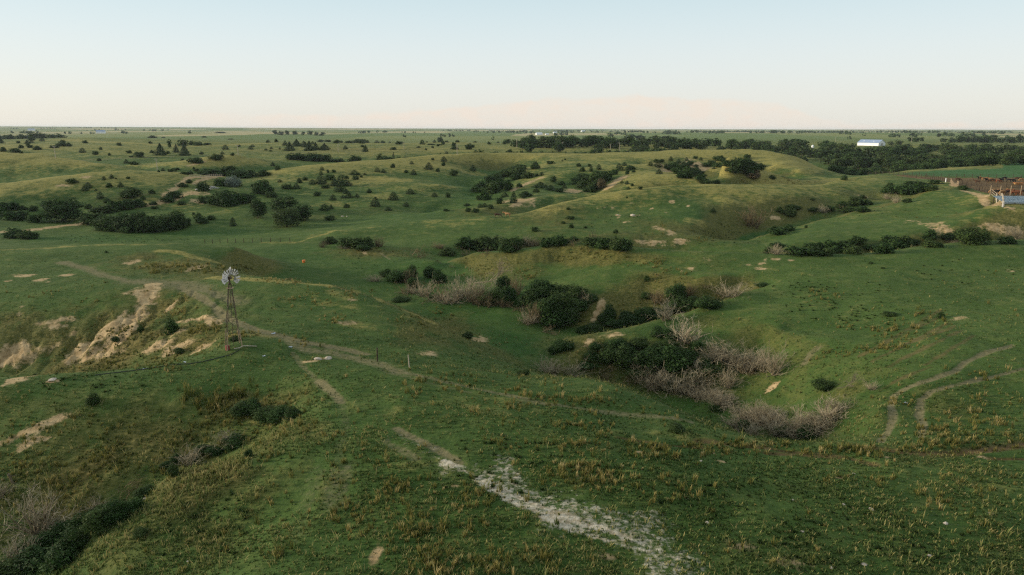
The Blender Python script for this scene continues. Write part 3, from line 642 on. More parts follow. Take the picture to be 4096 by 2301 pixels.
# ------------------------------------------------------------------ mesh builders
def mesh_np(name, co, faces, tint=None, smooth=False, mats=()):
    """co (n,3), faces (m,k) of one size, tint (m,) per face"""
    me = bpy.data.meshes.new(name)
    co = np.asarray(co, np.float32); faces = np.asarray(faces, np.int32)
    me.vertices.add(len(co)); me.vertices.foreach_set("co", co.ravel())
    k = faces.shape[1]
    me.loops.add(faces.size); me.loops.foreach_set("vertex_index", faces.ravel())
    me.polygons.add(len(faces)); me.polygons.foreach_set("loop_start", np.arange(0, faces.size, k, dtype=np.int32))
    me.polygons.foreach_set("loop_total", np.full(len(faces), k, np.int32))
    me.polygons.foreach_set("use_smooth", np.full(len(faces), smooth, bool))
    if tint is not None:
        a = me.attributes.new("tint", "FLOAT", "FACE"); a.data.foreach_set("value", np.asarray(tint, np.float32))
    for m in mats: me.materials.append(m)
    me.update()
    return me

def leaf_quads(c, nrm, size, r, elong=1.5):
    """small bent diamonds at c facing roughly nrm"""
    n = len(c)
    nrm = nrm / (np.linalg.norm(nrm, axis=1, keepdims=True) + 1e-9)
    a = r.normal(size=(n, 3)); u = np.cross(nrm, a); u /= np.linalg.norm(u, axis=1, keepdims=True) + 1e-9
    v = np.cross(nrm, u)
    s = size[:, None]
    co = np.stack([c - u * s * elong, c - v * s + nrm * s * .3, c + u * s * elong, c + v * s + nrm * s * .3], 1).reshape(-1, 3)
    f = np.arange(4 * n).reshape(n, 4)
    return co, f

def crown_lobes(r, n, lobes, size, flat=0.0, up=0.25):
    """lobes: (x, y, z, rx, rz) ; leaves on and inside every lobe"""
    lb = np.array(lobes); wgt = lb[:, 3] ** 2; wgt = wgt / wgt.sum()
    k = r.choice(len(lb), n, p=wgt)
    d = r.normal(size=(n, 3)); d /= np.linalg.norm(d, axis=1, keepdims=True)
    rad = np.clip(r.normal(0.90, 0.19, n), 0.30, 1.40)
    c = lb[k, :3] + d * rad[:, None] * np.stack([lb[k, 3], lb[k, 3], lb[k, 4]], 1)
    nrm = d + r.normal(0, 0.45, (n, 3)) + np.array([0, 0, up])
    lobet = r.uniform(0.0, 1.0, len(lb))
    tint = np.clip(0.55 * lobet[k] + 0.45 * r.uniform(0, 1, n), 0, 1)
    ok = c[:, 2] > 0.0
    c, nrm, tint = c[ok], nrm[ok], tint[ok]
    sz = size * np.clip(r.lognormal(0, 0.4, len(c)), 0.45, 2.2)
    return c, nrm, sz, tint

def tubes(segs, sides=3):
    """segs: list of (p0, p1, r0, r1) -> co, faces (quads)"""
    n = len(segs)
    P0 = np.array([s[0] for s in segs], float); P1 = np.array([s[1] for s in segs], float)
    R0_ = np.array([s[2] for s in segs], float); R1_ = np.array([s[3] for s in segs], float)
    d = P1 - P0; d /= np.linalg.norm(d, axis=1, keepdims=True) + 1e-9
    ref = np.where(np.abs(d[:, 2:3]) > 0.9, np.array([[1.0, 0, 0]]), np.array([[0, 0, 1.0]]))
    u = np.cross(d, ref); u /= np.linalg.norm(u, axis=1, keepdims=True) + 1e-9
    v = np.cross(d, u)
    co = np.zeros((n, 2, sides, 3))
    for k in range(sides):
        a = 2 * math.pi * k / sides
        o = u * math.cos(a) + v * math.sin(a)
        co[:, 0, k] = P0 + o * R0_[:, None]; co[:, 1, k] = P1 + o * R1_[:, None]
    base = (np.arange(n) * 2 * sides)[:, None]
    f = []
    for k in range(sides):
        k2 = (k + 1) % sides
        f.append(np.concatenate([base + k, base + k2, base + sides + k2, base + sides + k], 1))
    return co.reshape(-1, 3), np.concatenate(f, 0)

def grow(r, p, d, length, rad, depth, segs, bend=0.25, kids=(3, 5), up=0.1, droop=0.0):
    """a branch that wanders and carries smaller branches"""
    n = 4
    p = np.array(p, float); d = np.array(d, float)
    for i in range(n):
        d = d + r.normal(0, bend, 3) * 0.5 + np.array([0, 0, up - droop * (i / n)]); d /= np.linalg.norm(d)
        q = p + d * length / n
        r0 = rad * (1 - 0.75 * i / n); r1 = rad * (1 - 0.75 * (i + 1) / n)
        segs.append((p, q, r0, r1, depth))
        if depth > 0 and i >= 1:
            for _ in range(r.integers(kids[0], kids[1] + 1) if i > 1 else 1):
                e = d + r.normal(0, 0.55, 3); e /= np.linalg.norm(e)
                grow(r, p + (q - p) * r.uniform(0, 1), e, length * r.uniform(0.3, 0.55), max(r1 * 0.62, 0.0050), depth - 1, segs, bend, kids, up, droop)
        p = q

# ------------------------------------------------------------------ plant materials
def plant_mat(name, c0, c1, c2, spread=0.5, rough=0.75, transl=0.25):
    m, t, b = new_mat(name, rough, 0.12)
    at_ = t.n("ShaderNodeAttribute", attribute_name="tint").outputs["Fac"]
    oi = t.n("ShaderNodeObjectInfo").outputs["Random"]
    tc_ = t.n("ShaderNodeTexCoord").outputs["Object"]
    nz = t.noise(tc_, 2.5, 3, 0.6)
    f = t.math("ADD", t.math("MULTIPLY", at_, 0.55), t.math("MULTIPLY", nz, 0.45))
    c = t.mix(t.ramp(f, 0.2, 0.8), c0, c1)
    c = t.mix(t.math("MULTIPLY", t.ramp(oi, 0.35, 1.0), spread), c, c2)
    t.t.links.new(c, b.inputs["Base Color"])
    tr = t.n("ShaderNodeBsdfTranslucent", inp={"Color": c})
    ms = t.n("ShaderNodeMixShader", inp={0: transl, 1: b.outputs[0], 2: tr.outputs[0]})
    t.t.links.new(ms.outputs[0], [q for q in t.t.nodes if q.type == "OUTPUT_MATERIAL"][0].inputs["Surface"])
    return m
LEAF_BUSH = plant_mat("bush_leaves", (0.014, 0.034, 0.009), (0.056, 0.104, 0.028), (0.070, 0.096, 0.028))
LEAF_TREE = plant_mat("tree_leaves", (0.016, 0.036, 0.010), (0.060, 0.104, 0.030), (0.080, 0.104, 0.036))
LEAF_CEDAR = plant_mat("cedar_needles", (0.011, 0.026, 0.009), (0.036, 0.066, 0.020), (0.034, 0.046, 0.018), transl=0.12)
LEAF_SILVER = plant_mat("silver_leaves", (0.10, 0.13, 0.10), (0.24, 0.28, 0.23), (0.2, 0.25, 0.2))
LEAF_DRY = plant_mat("dry_leaves", (0.07, 0.055, 0.03), (0.16, 0.12, 0.06), (0.10, 0.09, 0.045))
BARK = simple_mat("bark", (0.075, 0.055, 0.040), (0.035, 0.027, 0.020), 6.0, 0.9)
def dead_mat(name, c0, c1, c2):
    m, t, b = new_mat(name, 0.85, 0.1)
    at_ = t.n("ShaderNodeAttribute", attribute_name="tint").outputs["Fac"]
    oi = t.n("ShaderNodeObjectInfo").outputs["Random"]
    c = t.mix(at_, c0, c1); c = t.mix(t.math("MULTIPLY", oi, 0.6), c, c2)
    t.t.links.new(c, b.inputs["Base Color"]); return m
DEADWOOD = dead_mat("dead_wood", (0.044, 0.033, 0.018), (0.280, 0.218, 0.125), (0.150, 0.106, 0.052))
DEADGREY = dead_mat("weathered_wood", (0.088, 0.072, 0.046), (0.46, 0.395, 0.27), (0.28, 0.225, 0.140))

# ------------------------------------------------------------------ plant prototypes: unit size (1 wide, 1 high), shared meshes
PROTO = {}
def stem_mesh(name, r, n, spread, h, rad):
    segs = []
    for _ in range(n):
        a = r.uniform(0, 2 * math.pi); s = r.uniform(0.2, 1) * spread
        grow(r, (0.1 * s * math.cos(a), 0.1 * s * math.sin(a), -0.06), (s * math.cos(a), s * math.sin(a), 1.0), h, rad, 1, segs, 0.2, (1, 2))
    co, f = tubes(segs)
    return mesh_np(name, co, f, mats=(BARK,))

def proto_bush(tagname, seed, n, size, leaf):
    r = np.random.default_rng(seed)
    lobes = []
    for i in range(r.integers(8, 13)):
        a = r.uniform(0, 2 * math.pi); q = math.sqrt(r.uniform(0, 1)) * 0.33
        rr = r.uniform(0.13, 0.24)
        z = r.uniform(0.16, 0.80 - 1.25 * q * q * 3)
        lobes.append((q * math.cos(a), q * math.sin(a), z, rr, rr * r.uniform(0.8, 1.25)))
    lobes += [(0.0, 0.0, 0.35, 0.30, 0.36), (0.16, 0.05, 0.22, 0.24, 0.24), (-0.17, -0.04, 0.22, 0.24, 0.24)]
    c, nr, sz, ti = crown_lobes(r, n, lobes, size)
    co, f = leaf_quads(c, nr, sz, r)
    PROTO.setdefault(tagname, []).append([("foliage", mesh_np("foliage", co, f, ti, mats=(leaf,))), ("stem", stem_mesh("stem", r, 5, 0.7, 0.55, 0.02))])

def proto_tree(tagname, seed, n, size, leaf, trunk=0.16):
    r = np.random.default_rng(seed)
    lobes = []
    for i in range(r.integers(12, 17)):
        a = r.uniform(0, 2 * math.pi); q = math.sqrt(r.uniform(0, 1)) * 0.36
        rr = r.uniform(0.14, 0.24)
        z = r.uniform(trunk, 0.86 - 1.7 * q * q)
        lobes.append((q * math.cos(a), q * math.sin(a), z, rr, rr * r.uniform(0.6, 0.9)))
    lobes += [(0.03, 0.0, 0.52, 0.30, 0.30), (0.12, 0.08, 0.32, 0.28, 0.22), (-0.14, -0.06, 0.32, 0.28, 0.22)]
    c, nr, sz, ti = crown_lobes(r, n, lobes, size)
    co, f = leaf_quads(c, nr, sz, r)
    segs = [(np.array([0, 0, -.05]), np.array([0.01, 0, 0.2]), 0.035, 0.026, 0)]
    for _ in range(6):
        a = r.uniform(0, 2 * math.pi)
        grow(r, (0.01, 0, r.uniform(0.14, 0.3)), (0.6 * math.cos(a), 0.6 * math.sin(a), 0.9), 0.5, 0.016, 1, segs, 0.25, (1, 2))
    co2, f2 = tubes(segs, 5)
    PROTO.setdefault(tagname, []).append([("crown", mesh_np("crown", co, f, ti, mats=(leaf,))), ("trunk", mesh_np("trunk", co2, f2, mats=(BARK,)))])

def proto_cedar(tagname, seed, n, size, leaf, power=0.75, base=0.03):
    r = np.random.default_rng(seed)
    z = r.uniform(0, 1, n) ** 1.25
    zz = base + (1 - base) * z
    prof = 0.5 * np.minimum((1 - z) ** power * 1.08, np.sqrt(np.clip(z / 0.12, 0, 1)) * 0.35 + 0.70)
    a = r.uniform(0, 2 * math.pi, n)
    ph = r.uniform(0, 6.28, 3)
    whorl = 1 + 0.13 * np.sin(z * 26 + ph[0] + 2 * np.sin(a)) + 0.14 * np.sin(3 * a + ph[1] + 5 * z) + 0.10 * np.sin(5 * a + ph[2] - 9 * z)
    rad = prof * whorl * np.clip(r.normal(0.92, 0.14, n), 0.3, 1.25) + 0.012
    lean = r.normal(0, 0.03, 2)
    c = np.stack([rad * np.cos(a) + lean[0] * z, rad * np.sin(a) + lean[1] * z, zz + r.normal(0, 0.012, n)], 1)
    nr = np.stack([np.cos(a), np.sin(a), np.full(n, 0.55)], 1) + r.normal(0, 0.4, (n, 3))
    ti = np.clip(0.5 + 0.35 * (whorl - 1) / 0.25 + r.normal(0, 0.2, n), 0, 1)
    co, f = leaf_quads(c, nr, size * r.uniform(0.6, 1.4, n) * (0.6 + 0.6 * (1 - z)), r, 1.7)
    co2, f2 = tubes([((0, 0, -0.06), (lean[0] * .5, lean[1] * .5, 0.5), 0.03, 0.018), ((lean[0] * .5, lean[1] * .5, 0.5), (lean[0], lean[1], 0.97), 0.018, 0.004)], 5)
    PROTO.setdefault(tagname, []).append([("crown", mesh_np("crown", co, f, ti, mats=(leaf,))), ("trunk", mesh_np("trunk", co2, f2, mats=(BARK,)))])

def split_segs(segs, mat, rough=0.0, r=None):
    out = []
    for nm, ds in (("limbs", (2, 3)), ("twigs", (0, 1))):
        ss = [s for s in segs if s[4] in ds]
        if not ss: continue
        co, f = tubes(ss, 3)
        ti = np.tile(np.clip(np.array([0.28 + 0.22 * (2 - s[4]) for s in ss]) + r.normal(0, 0.22, len(ss)), 0, 1), 3)
        out.append((nm, mesh_np(nm, co, f, ti, mats=(mat,))))
    return out

def proto_dead(tagname, seed, kind, mat):
    r = np.random.default_rng(seed); segs = []
    if kind == "fan":          # standing dead thicket, stems fanning up and out from a few crowns
        cen = [(r.normal(0, 0.13), r.normal(0, 0.13)) for _ in range(4)]
        for _ in range(40):
            a = r.uniform(0, 2 * math.pi); el = r.uniform(0.25, 1.45); c_ = cen[int(r.integers(4))]
            grow(r, (c_[0], c_[1], -0.03), (math.cos(a) * math.cos(el) * .8, math.sin(a) * math.cos(el) * .8, math.sin(el)), r.uniform(0.45, 1.0), 0.017 * r.uniform(0.7, 1.3), 2, segs, 0.34, (1, 1), 0.08)
    elif kind == "heap":       # cut branches thrown in a low sprawling tangle
        for _ in range(30):
            x, y = r.normal(0, 0.26, 2); a = r.uniform(0, 2 * math.pi)
            z = max(0.0, 0.26 - 0.9 * (x * x + y * y)) * r.uniform(0, 1)
            grow(r, (x, y, z), (math.cos(a), math.sin(a), r.uniform(-0.12, 0.38)), r.uniform(0.35, 0.75), 0.018 * r.uniform(0.6, 1.4), 2, segs, 0.5, (1, 1), 0.02, 0.05)
    else:                      # fallen tree: one long trunk, limbs arching off it
        p = np.array([-0.5, 0.0, 0.05]); d = np.array([1.0, 0.1, 0.12])
        for i in range(6):
            d = d + r.normal(0, 0.12, 3) + np.array([0, 0, 0.10]); d /= np.linalg.norm(d)
            q = p + d * 0.15
            segs.append((p, q, 0.026 - 0.003 * i, 0.023 - 0.003 * i, 3))
            if i > 1:
                for _ in range(3):
                    e = d + r.normal(0, 0.5, 3) + np.array([0, 0, 0.25]); e /= np.linalg.norm(e)
                    grow(r, q, e, r.uniform(0.25, 0.45), 0.011, 2, segs, 0.45, (1, 3), 0.05, 0.25)
            p = q
    P = np.array([s[1] for s in segs])
    zmax = np.percentile(P[:, 2], 99); wmax = np.percentile(np.abs(P[:, :2]), 98) * 2
    k = np.array([1 / wmax, 1 / wmax, 1 / zmax])
    segs = [(s[0] * k, s[1] * k, s[2] / wmax, s[3] / wmax, s[4]) for s in [(np.array(a), np.array(b), c, d_, e) for a, b, c, d_, e in segs]]
    PROTO.setdefault(tagname, []).append(split_segs(segs, mat, r=r))

for i in range(5): proto_bush("bush", 100 + i, 1100, 0.030, LEAF_BUSH)
for i in range(4): proto_bush("bush_near", 120 + i, 4200, 0.0165, LEAF_BUSH)
for i in range(4): proto_tree("tree", 140 + i, 1400, 0.027, LEAF_TREE)
for i in range(2): proto_tree("tree_near", 150 + i, 4000, 0.017, LEAF_TREE, 0.16)
for i in range(4): proto_tree("tree_far", 160 + i, 320, 0.050, LEAF_TREE, 0.15)
for i in range(6): proto_cedar("cedar", 180 + i, 900, 0.030, LEAF_CEDAR, (0.42, 0.55, 0.48, 0.65, 0.38, 0.75)[i])
for i in range(3): proto_cedar("pine", 190 + i, 1700, 0.024, LEAF_CEDAR, (0.85, 0.75, 1.0)[i])
proto_bush("silver", 200, 2600, 0.020, LEAF_SILVER)
proto_bush("dry_bush", 201, 1100, 0.026, LEAF_DRY); proto_bush("dry_bush", 202, 1100, 0.026, LEAF_DRY)
for i in range(4): proto_dead("dead_fan", 210 + i, "fan", DEADGREY if i % 2 == 0 else DEADWOOD)
for i in range(4): proto_dead("dead_heap", 220 + i, "heap", DEADWOOD)
for i in range(3): proto_dead("dead_fallen", 230 + i, "fallen", DEADWOOD if i else DEADGREY)
# ------------------------------------------------------------------ planting: every plant is placed by the ground it stands on
def Qc(k, cx, cy): return 128 * (k - 1) + cx / 20.125, 125 + cy / 20.125
def Rc(k, cx, cy): return 256 * (k - 1) + cx / 10.06, 120 + cy / 10.06
def Ac(k, cx, cy): return 256 * (k - 1) + cx / 8.836, (250 if k == 1 else 225) + cy / 8.836
def Bc(k, cx, cy): return 256 * (k - 1) + cx / 8.836, 411.5 + cy / 8.836

NAMES = {"bush": ("bush", "bush"), "tree": ("broadleaf_tree", "tree"), "cedar": ("cedar_tree", "cedar"), "pine": ("pine_tree", "pine"),
         "dead": ("dead_brush", "dead brush"), "fallen": ("fallen_tree", "fallen tree"), "silver": ("silver_bush", "bush"), "dry": ("dry_bush", "bush")}
PLANTS = []      # (u, vtop, vbase, width_px, kind, region, distance or None)
def add(region, fn, k, rows, kind, d=None, sc=10.06):
    s = {Qc: 20.125, Rc: 10.06, Ac: 8.836, Bc: 8.836}[fn]
    for row in rows:
        cx, top, base, wd = row[:4]
        u, vt = fn(k, cx, top); vb = fn(k, cx, base)[1]
        PLANTS.append((u, vt, vb, wd / s, kind, region, row[4] if len(row) > 4 else d))

def add_tall(region, fn, k, rows, kind, d): add(region, fn, k, rows, kind, d)

# --- far left draw and hills
add("draw", Qc, 1, [(300, 430, 560, 200), (430, 370, 470, 90), (600, 380, 460, 120), (760, 400, 500, 150), (1080, 385, 460, 170), (1250, 310, 430, 180), (1400, 335, 430, 95), (60, 420, 530, 120), (1710, 285, 370, 90), (440, 525, 570, 60)], "bush")
add("draw", Qc, 1, [(1915, 490, 600, 110)], "bush"); add("draw", Qc, 2, [(20, 490, 565, 110), (120, 700, 800, 170), (230, 500, 645, 190), (60, 610, 650, 80), (480, 500, 560, 90)], "bush")
add("goldhill", Qc, 1, [(1450, 1045, 1170, 200)], "bush")
add("goldhill", Qc, 1, [(2095, 1030, 1100, 60), (2250, 985, 1070, 70), (1775, 1150, 1260, 100), (1710, 1210, 1320, 90), (2195, 1150, 1250, 100), (2430, 1155, 1245, 75), (1935, 1280, 1320, 40)], "cedar")
add("goldhill", Rc, 1, [(1010, 725, 790, 60), (1525, 685, 740, 55), (1290, 562, 590, 36), (1165, 575, 592, 18)], "cedar")
add("roadside", Rc, 1, [(85, 800, 900, 190), (160, 880, 1005, 200), (30, 860, 950, 90), (220, 850, 905, 90), (335, 840, 912, 85), (350, 930, 1030, 120), (40, 900, 960, 110)], "bush")
add("roadside", Rc, 1, [(635, 765, 1018, 420)], "tree")
add("roadside", Rc, 1, [(140, 1065, 1182, 170), (260, 1085, 1198, 160), (340, 1110, 1195, 110)], "bush")
add("thicket", Rc, 1, [(940, 900, 1045, 220), (1100, 900, 1105, 270), (1280, 895, 1122, 270), (1430, 870, 1122, 250), (1600, 880, 1117, 250), (1760, 870, 1095, 230), (1860, 955, 1062, 140), (1040, 830, 930, 220), (885, 832, 890, 70), (1075, 778, 832, 80)], "bush")
add("thicket", Rc, 1, [(1320, 652, 772, 190), (1275, 700, 777, 120), (1440, 755, 802, 55), (1180, 780, 900, 170), (1310, 765, 880, 190), (1400, 770, 862, 110)], "bush")
add("gateslope", Rc, 1, [(1990, 920, 1000, 90), (2040, 950, 1037, 130), (2130, 940, 1002, 75), (1945, 920, 952, 28), (1680, 750, 822, 130), (1760, 690, 782, 160), (1830, 620, 672, 90), (1900, 588, 632, 70), (1540, 810, 852, 75), (1435, 820, 872, 85), (1830, 800, 852, 85), (1560, 855, 892, 60)], "bush")
add("gateslope", Rc, 1, [(2345, 985, 1065, 52)], "cedar")
add("farmyard", Rc, 1, [(2050, 600, 712, 125), (2390, 580, 662, 90), (2230, 570, 662, 130), (2100, 478, 550, 210), (2280, 440, 560, 230), (2430, 475, 582, 210), (2520, 480, 562, 110), (1870, 510, 547, 85)], "bush")
add("farmyard", Rc, 1, [(2345, 530, 668, 160)], "silver")
add("farmyard", Rc, 1, [(1920, 510, 545, 40), (1950, 465, 495, 27), (1980, 480, 515, 48), (1640, 485, 515, 32), (1715, 483, 522, 55), (1745, 480, 520, 50), (1600, 498, 525, 22), (1780, 475, 500, 60)], "cedar")
add("farmyard", Rc, 1, [(2060, 740, 832, 120), (2180, 700, 852, 190), (2280, 690, 866, 210), (2400, 690, 842, 190), (2500, 700, 832, 150)], "bush")
add("farmyard", Rc, 2, [(75, 490, 562, 140), (215, 450, 502, 60), (60, 570, 702, 170), (110, 640, 745, 140), (20, 620, 735, 110), (150, 700, 775, 110)], "bush")
add("farmyard", Rc, 2, [(170, 420, 462, 32)], "cedar")
add("farmyard", Rc, 2, [(20, 775, 985, 160)], "tree")
add("farmyard", Rc, 2, [(300, 755, 905, 240), (450, 825, 1005, 215), (310, 870, 1072, 270)], "tree")
# --- cedar hillside
add("cedarhill", Rc, 2, [(665, 470, 505, 35), (725, 490, 530, 27), (780, 485, 525, 38), (655, 510, 550, 35), (440, 570, 635, 50), (495, 565, 605, 48), (655, 565, 640, 78), (568, 595, 645, 55), (410, 640, 690, 57), (705, 630, 685, 70), (790, 590, 662, 65), (870, 565, 652, 95), (845, 640, 717, 90),
    (928, 615, 660, 55), (915, 555, 590, 35), (990, 505, 550, 50), (1030, 515, 555, 40), (998, 545, 600, 60), (1060, 550, 578, 30), (1095, 530, 550, 25), (240, 595, 625, 30), (618, 705, 762, 62), (775, 750, 805, 60), (910, 695, 742, 50), (935, 730, 782, 72), (875, 755, 785, 45), (1018, 735, 777, 38), (1140, 685, 733, 52),
    (690, 850, 907, 75), (755, 855, 895, 35), (913, 830, 882, 55), (1200, 780, 867, 85), (1385, 735, 802, 65), (1330, 870, 910, 55), (1510, 825, 868, 45), (1220, 475, 521, 47), (1280, 495, 530, 40), (1375, 430, 479, 42), (1515, 490, 530, 35), (1585, 500, 551, 50), (1565, 410, 445, 35), (1735, 430, 495, 78),
    (1830, 470, 520, 45), (1890, 370, 416, 45), (1885, 415, 461, 40), (1778, 375, 403, 32), (1990, 480, 557, 72), (2180, 455, 511, 45), (1555, 690, 742, 62), (1795, 735, 771, 52), (1930, 718, 777, 50), (1915, 885, 917, 60)], "cedar")
add("cedarhill", Rc, 2, [(745, 533, 602, 92), (320, 622, 692, 102), (740, 945, 1006, 98)], "bush")
# --- spur with cedars beyond the meadow
add("cedarspur", Rc, 2, [(2120, 825, 866, 55), (2135, 870, 921, 58), (2210, 870, 926, 60), (2255, 845, 881, 42), (2300, 835, 876, 47), (2365, 840, 891, 52), (2445, 755, 841, 72), (2505, 730, 776, 52)], "cedar")
add("cedarspur", Rc, 3, [(70, 545, 587, 50), (250, 530, 566, 40), (298, 520, 557, 38), (70, 625, 677, 52), (118, 748, 787, 37), (15, 710, 832, 52), (235, 675, 727, 67), (285, 620, 677, 97), (410, 555, 617, 65), (495, 605, 651, 50), (525, 645, 687, 44), (385, 655, 707, 72), (475, 672, 721, 77), (385, 400, 442, 66), (533, 378, 403, 20), (507, 398, 415, 17)], "cedar")
add("cedarspur", Rc, 3, [(130, 705, 772, 125)], "bush")
add("meadowgully", Rc, 2, [(2400, 510, 640, 180), (2360, 600, 742, 180), (2310, 700, 805, 140), (2450, 560, 702, 130), (2540, 580, 702, 110), (2540, 490, 562, 95), (2250, 745, 805, 70)], "bush")
add("meadowgully", Rc, 3, [(60, 435, 562, 160), (150, 500, 582, 130), (225, 400, 492, 85), (30, 520, 600, 100)], "bush")
# --- hills behind the big slope
add("knoll", Rc, 3, [(672, 430, 469, 42), (700, 460, 517, 60), (775, 430, 469, 34), (795, 460, 517, 32), (872, 450, 497, 42), (1075, 430, 482, 52), (1130, 425, 462, 34), (1090, 465, 507, 62), (1033, 475, 552, 66), (1157, 485, 547, 42), (1222, 490, 526, 37), (1105, 610, 636, 28), (1157, 605, 646, 38), (1208, 625, 663, 36), (1170, 670, 700, 34), (1293, 655, 698, 38)], "cedar")
add("knoll", Rc, 3, [(1185, 440, 497, 95), (680, 540, 645, 180), (760, 520, 650, 130), (850, 500, 660, 170), (940, 490, 610, 130), (840, 600, 705, 150), (690, 600, 685, 110), (780, 640, 720, 120)], "bush")
add("knoll", Rc, 3, [(900, 560, 690, 100)], "dry")
add("ridge", Rc, 3, [(1392, 420, 459, 37), (1468, 410, 474, 58), (1450, 380, 420, 52), (1505, 385, 421, 45), (1597, 365, 406, 34), (1675, 395, 432, 38), (1755, 375, 409, 27), (1725, 410, 451, 32), (1478, 490, 542, 44), (1845, 355, 386, 42), (1900, 368, 406, 30), (2080, 355, 386, 42), (2112, 350, 381, 32), (1850, 435, 469, 47), (2165, 480, 511, 42), (2030, 470, 491, 32)], "cedar")
add("ridge", Rc, 3, [(1790, 390, 455, 64), (1570, 420, 495, 100), (1660, 440, 540, 120), (1750, 440, 570, 120), (1720, 500, 582, 120), (2000, 385, 452, 85), (1950, 420, 467, 75), (2060, 410, 472, 85), (2180, 375, 465, 130), (2270, 357, 480, 160), (2340, 365, 465, 130), (2390, 370, 430, 75), (2250, 440, 530, 130), (2490, 440, 502, 95), (1890, 520, 602, 120), (1950, 580, 638, 140), (2060, 590, 638, 85), (1620, 410, 500, 90), (1780, 480, 582, 80)], "bush")
add("ridge", Rc, 3, [(2440, 490, 582, 130)], "dry")
# --- big slope and the side gully by the pens
add("bigslope", Rc, 3, [(590, 955, 997, 72), (225, 1060, 1116, 77), (595, 1025, 1086, 47), (515, 1010, 1042, 52), (1045, 1090, 1136, 54), (740, 1060, 1086, 37), (565, 870, 900, 35)], "bush")
add("bigslope", Rc, 3, [(2020, 885, 927, 42), (1155, 760, 786, 17)], "cedar")
add("sidegully", Rc, 4, [(1230, 640, 735, 150), (1340, 630, 745, 170), (1450, 618, 745, 170), (1560, 600, 725, 160), (1640, 640, 712, 120), (1960, 640, 702, 85), (870, 740, 852, 140), (990, 780, 852, 95), (960, 850, 925, 140), (1400, 770, 832, 85), (450, 775, 806, 42), (230, 870, 965, 115), (110, 860, 922, 65), (100, 1050, 1145, 180), (220, 1040, 1112, 105), (380, 1050, 1082, 32), (610, 840, 920, 110), (810, 860, 930, 110)], "bush")
add("sidegully", Rc, 4, [(770, 540, 604, 64), (50, 540, 592, 64)], "bush")
add("sidegully", Rc, 3, [(2420, 860, 1075, 250)], "dead")
add("sidegully", Rc, 4, [(1190, 730, 795, 110), (1300, 750, 832, 110), (560, 850, 930, 120)], "dead")
add("sidegully", Rc, 4, [(700, 855, 930, 220)], "fallen")
# --- row of brush behind the bench crest, right part
add("crestgully", Rc, 4, [(900, 1140, 1245, 180), (750, 1180, 1305, 210), (640, 1190, 1335, 170), (300, 1250, 1358, 230), (450, 1260, 1358, 190), (580, 1270, 1358, 150), (860, 1240, 1345, 170), (1170, 1200, 1338, 170), (1290, 1150, 1300, 180), (1390, 1140, 1280, 140), (1620, 1080, 1205, 150), (1640, 1180, 1278, 160), (1720, 1220, 1278, 85), (2070, 1000, 1245, 270), (2400, 1150, 1240, 150)], "bush")
add("crestgully", Rc, 4, [(80, 1240, 1350, 150), (2500, 1060, 1190, 170)], "dead")
# left part
add("crestgully_west", Rc, 3, [(40, 1110, 1305, 110), (490, 1135, 1255, 150), (330, 1190, 1275, 90), (800, 1150, 1265, 150), (930, 1140, 1295, 170), (1060, 1150, 1305, 160), (1140, 1170, 1305, 130)], "bush")
add("crestgully_west", Rc, 3, [(150, 1150, 1265, 170), (620, 1180, 1265, 160), (820, 1110, 1190, 170), (60, 1200, 1305, 110), (230, 1180, 1265, 110)], "dead")
add("crestgully_west", Ac, 2, [(1680, 180, 267, 130), (1850, 80, 200, 180), (2000, 60, 205, 190), (2150, 70, 215, 190), (2220, 90, 235, 170)], "bush")
add("crestgully_west", Ac, 2, [(1420, 180, 282, 180), (1850, 190, 267, 160), (2030, 190, 252, 140), (1620, 150, 205, 160), (2110, 90, 150, 110)], "dead")
add("mound", Ac, 2, [(650, 88, 162, 140), (790, 80, 192, 130), (880, 85, 195, 150), (980, 90, 195, 120), (940, 160, 217, 130)], "bush")
add("mound", Ac, 2, [(590, 130, 197, 100), (1090, 100, 190, 130), (800, 165, 205, 160)], "dead")
# --- brush in the valley mouth
add("valley", Ac, 2, [(1150, 370, 455, 100), (1250, 358, 492, 210), (1370, 330, 482, 120), (1540, 350, 462, 130), (1620, 380, 505, 140), (1380, 440, 555, 110), (2180, 420, 570, 130), (2100, 530, 690, 210), (2235, 500, 705, 150)], "near")
add("valley", Ac, 2, [(1350, 390, 505, 160), (1330, 500, 622, 250), (1500, 470, 625, 220), (1620, 520, 665, 260), (1750, 480, 665, 260), (1850, 440, 645, 220), (1950, 440, 625, 220), (1700, 580, 685, 270), (1950, 560, 702, 170), (2050, 600, 722, 170), (1050, 430, 492, 150), (2200, 640, 722, 130), (1730, 340, 375, 70)], "dead")
add("valley", Ac, 2, [(2080, 285, 530, 300), (1330, 560, 600, 200)], "fallen")
add("valley", Ac, 3, [(150, 540, 702, 190), (280, 440, 645, 250), (400, 470, 645, 220), (540, 480, 645, 200), (680, 580, 682, 140), (340, 560, 865, 260), (480, 570, 855, 250), (400, 690, 882, 280), (590, 630, 745, 170), (230, 640, 800, 180), (860, 690, 825, 120), (820, 760, 855, 140)], "near")
add("valley", Ac, 3, [(650, 595, 712, 115), (190, 680, 865, 170), (120, 760, 875, 150), (320, 880, 955, 220), (40, 430, 620, 160)], "dead")
# --- upper gully on the bench
add("uppergully", Ac, 3, [(1440, 495, 645, 170), (1480, 600, 745, 220), (1600, 620, 735, 160), (1720, 590, 725, 210), (1180, 570, 645, 90), (1170, 680, 835, 150), (1080, 790, 875, 170), (960, 830, 895, 160), (700, 860, 935, 120), (1280, 760, 830, 130), (1380, 700, 790, 140)], "near")
add("uppergully", Ac, 3, [(1280, 560, 695, 160), (1340, 640, 835, 250), (1570, 510, 625, 120), (1700, 500, 545, 190), (1950, 490, 630, 260), (1860, 550, 645, 160)], "dead")
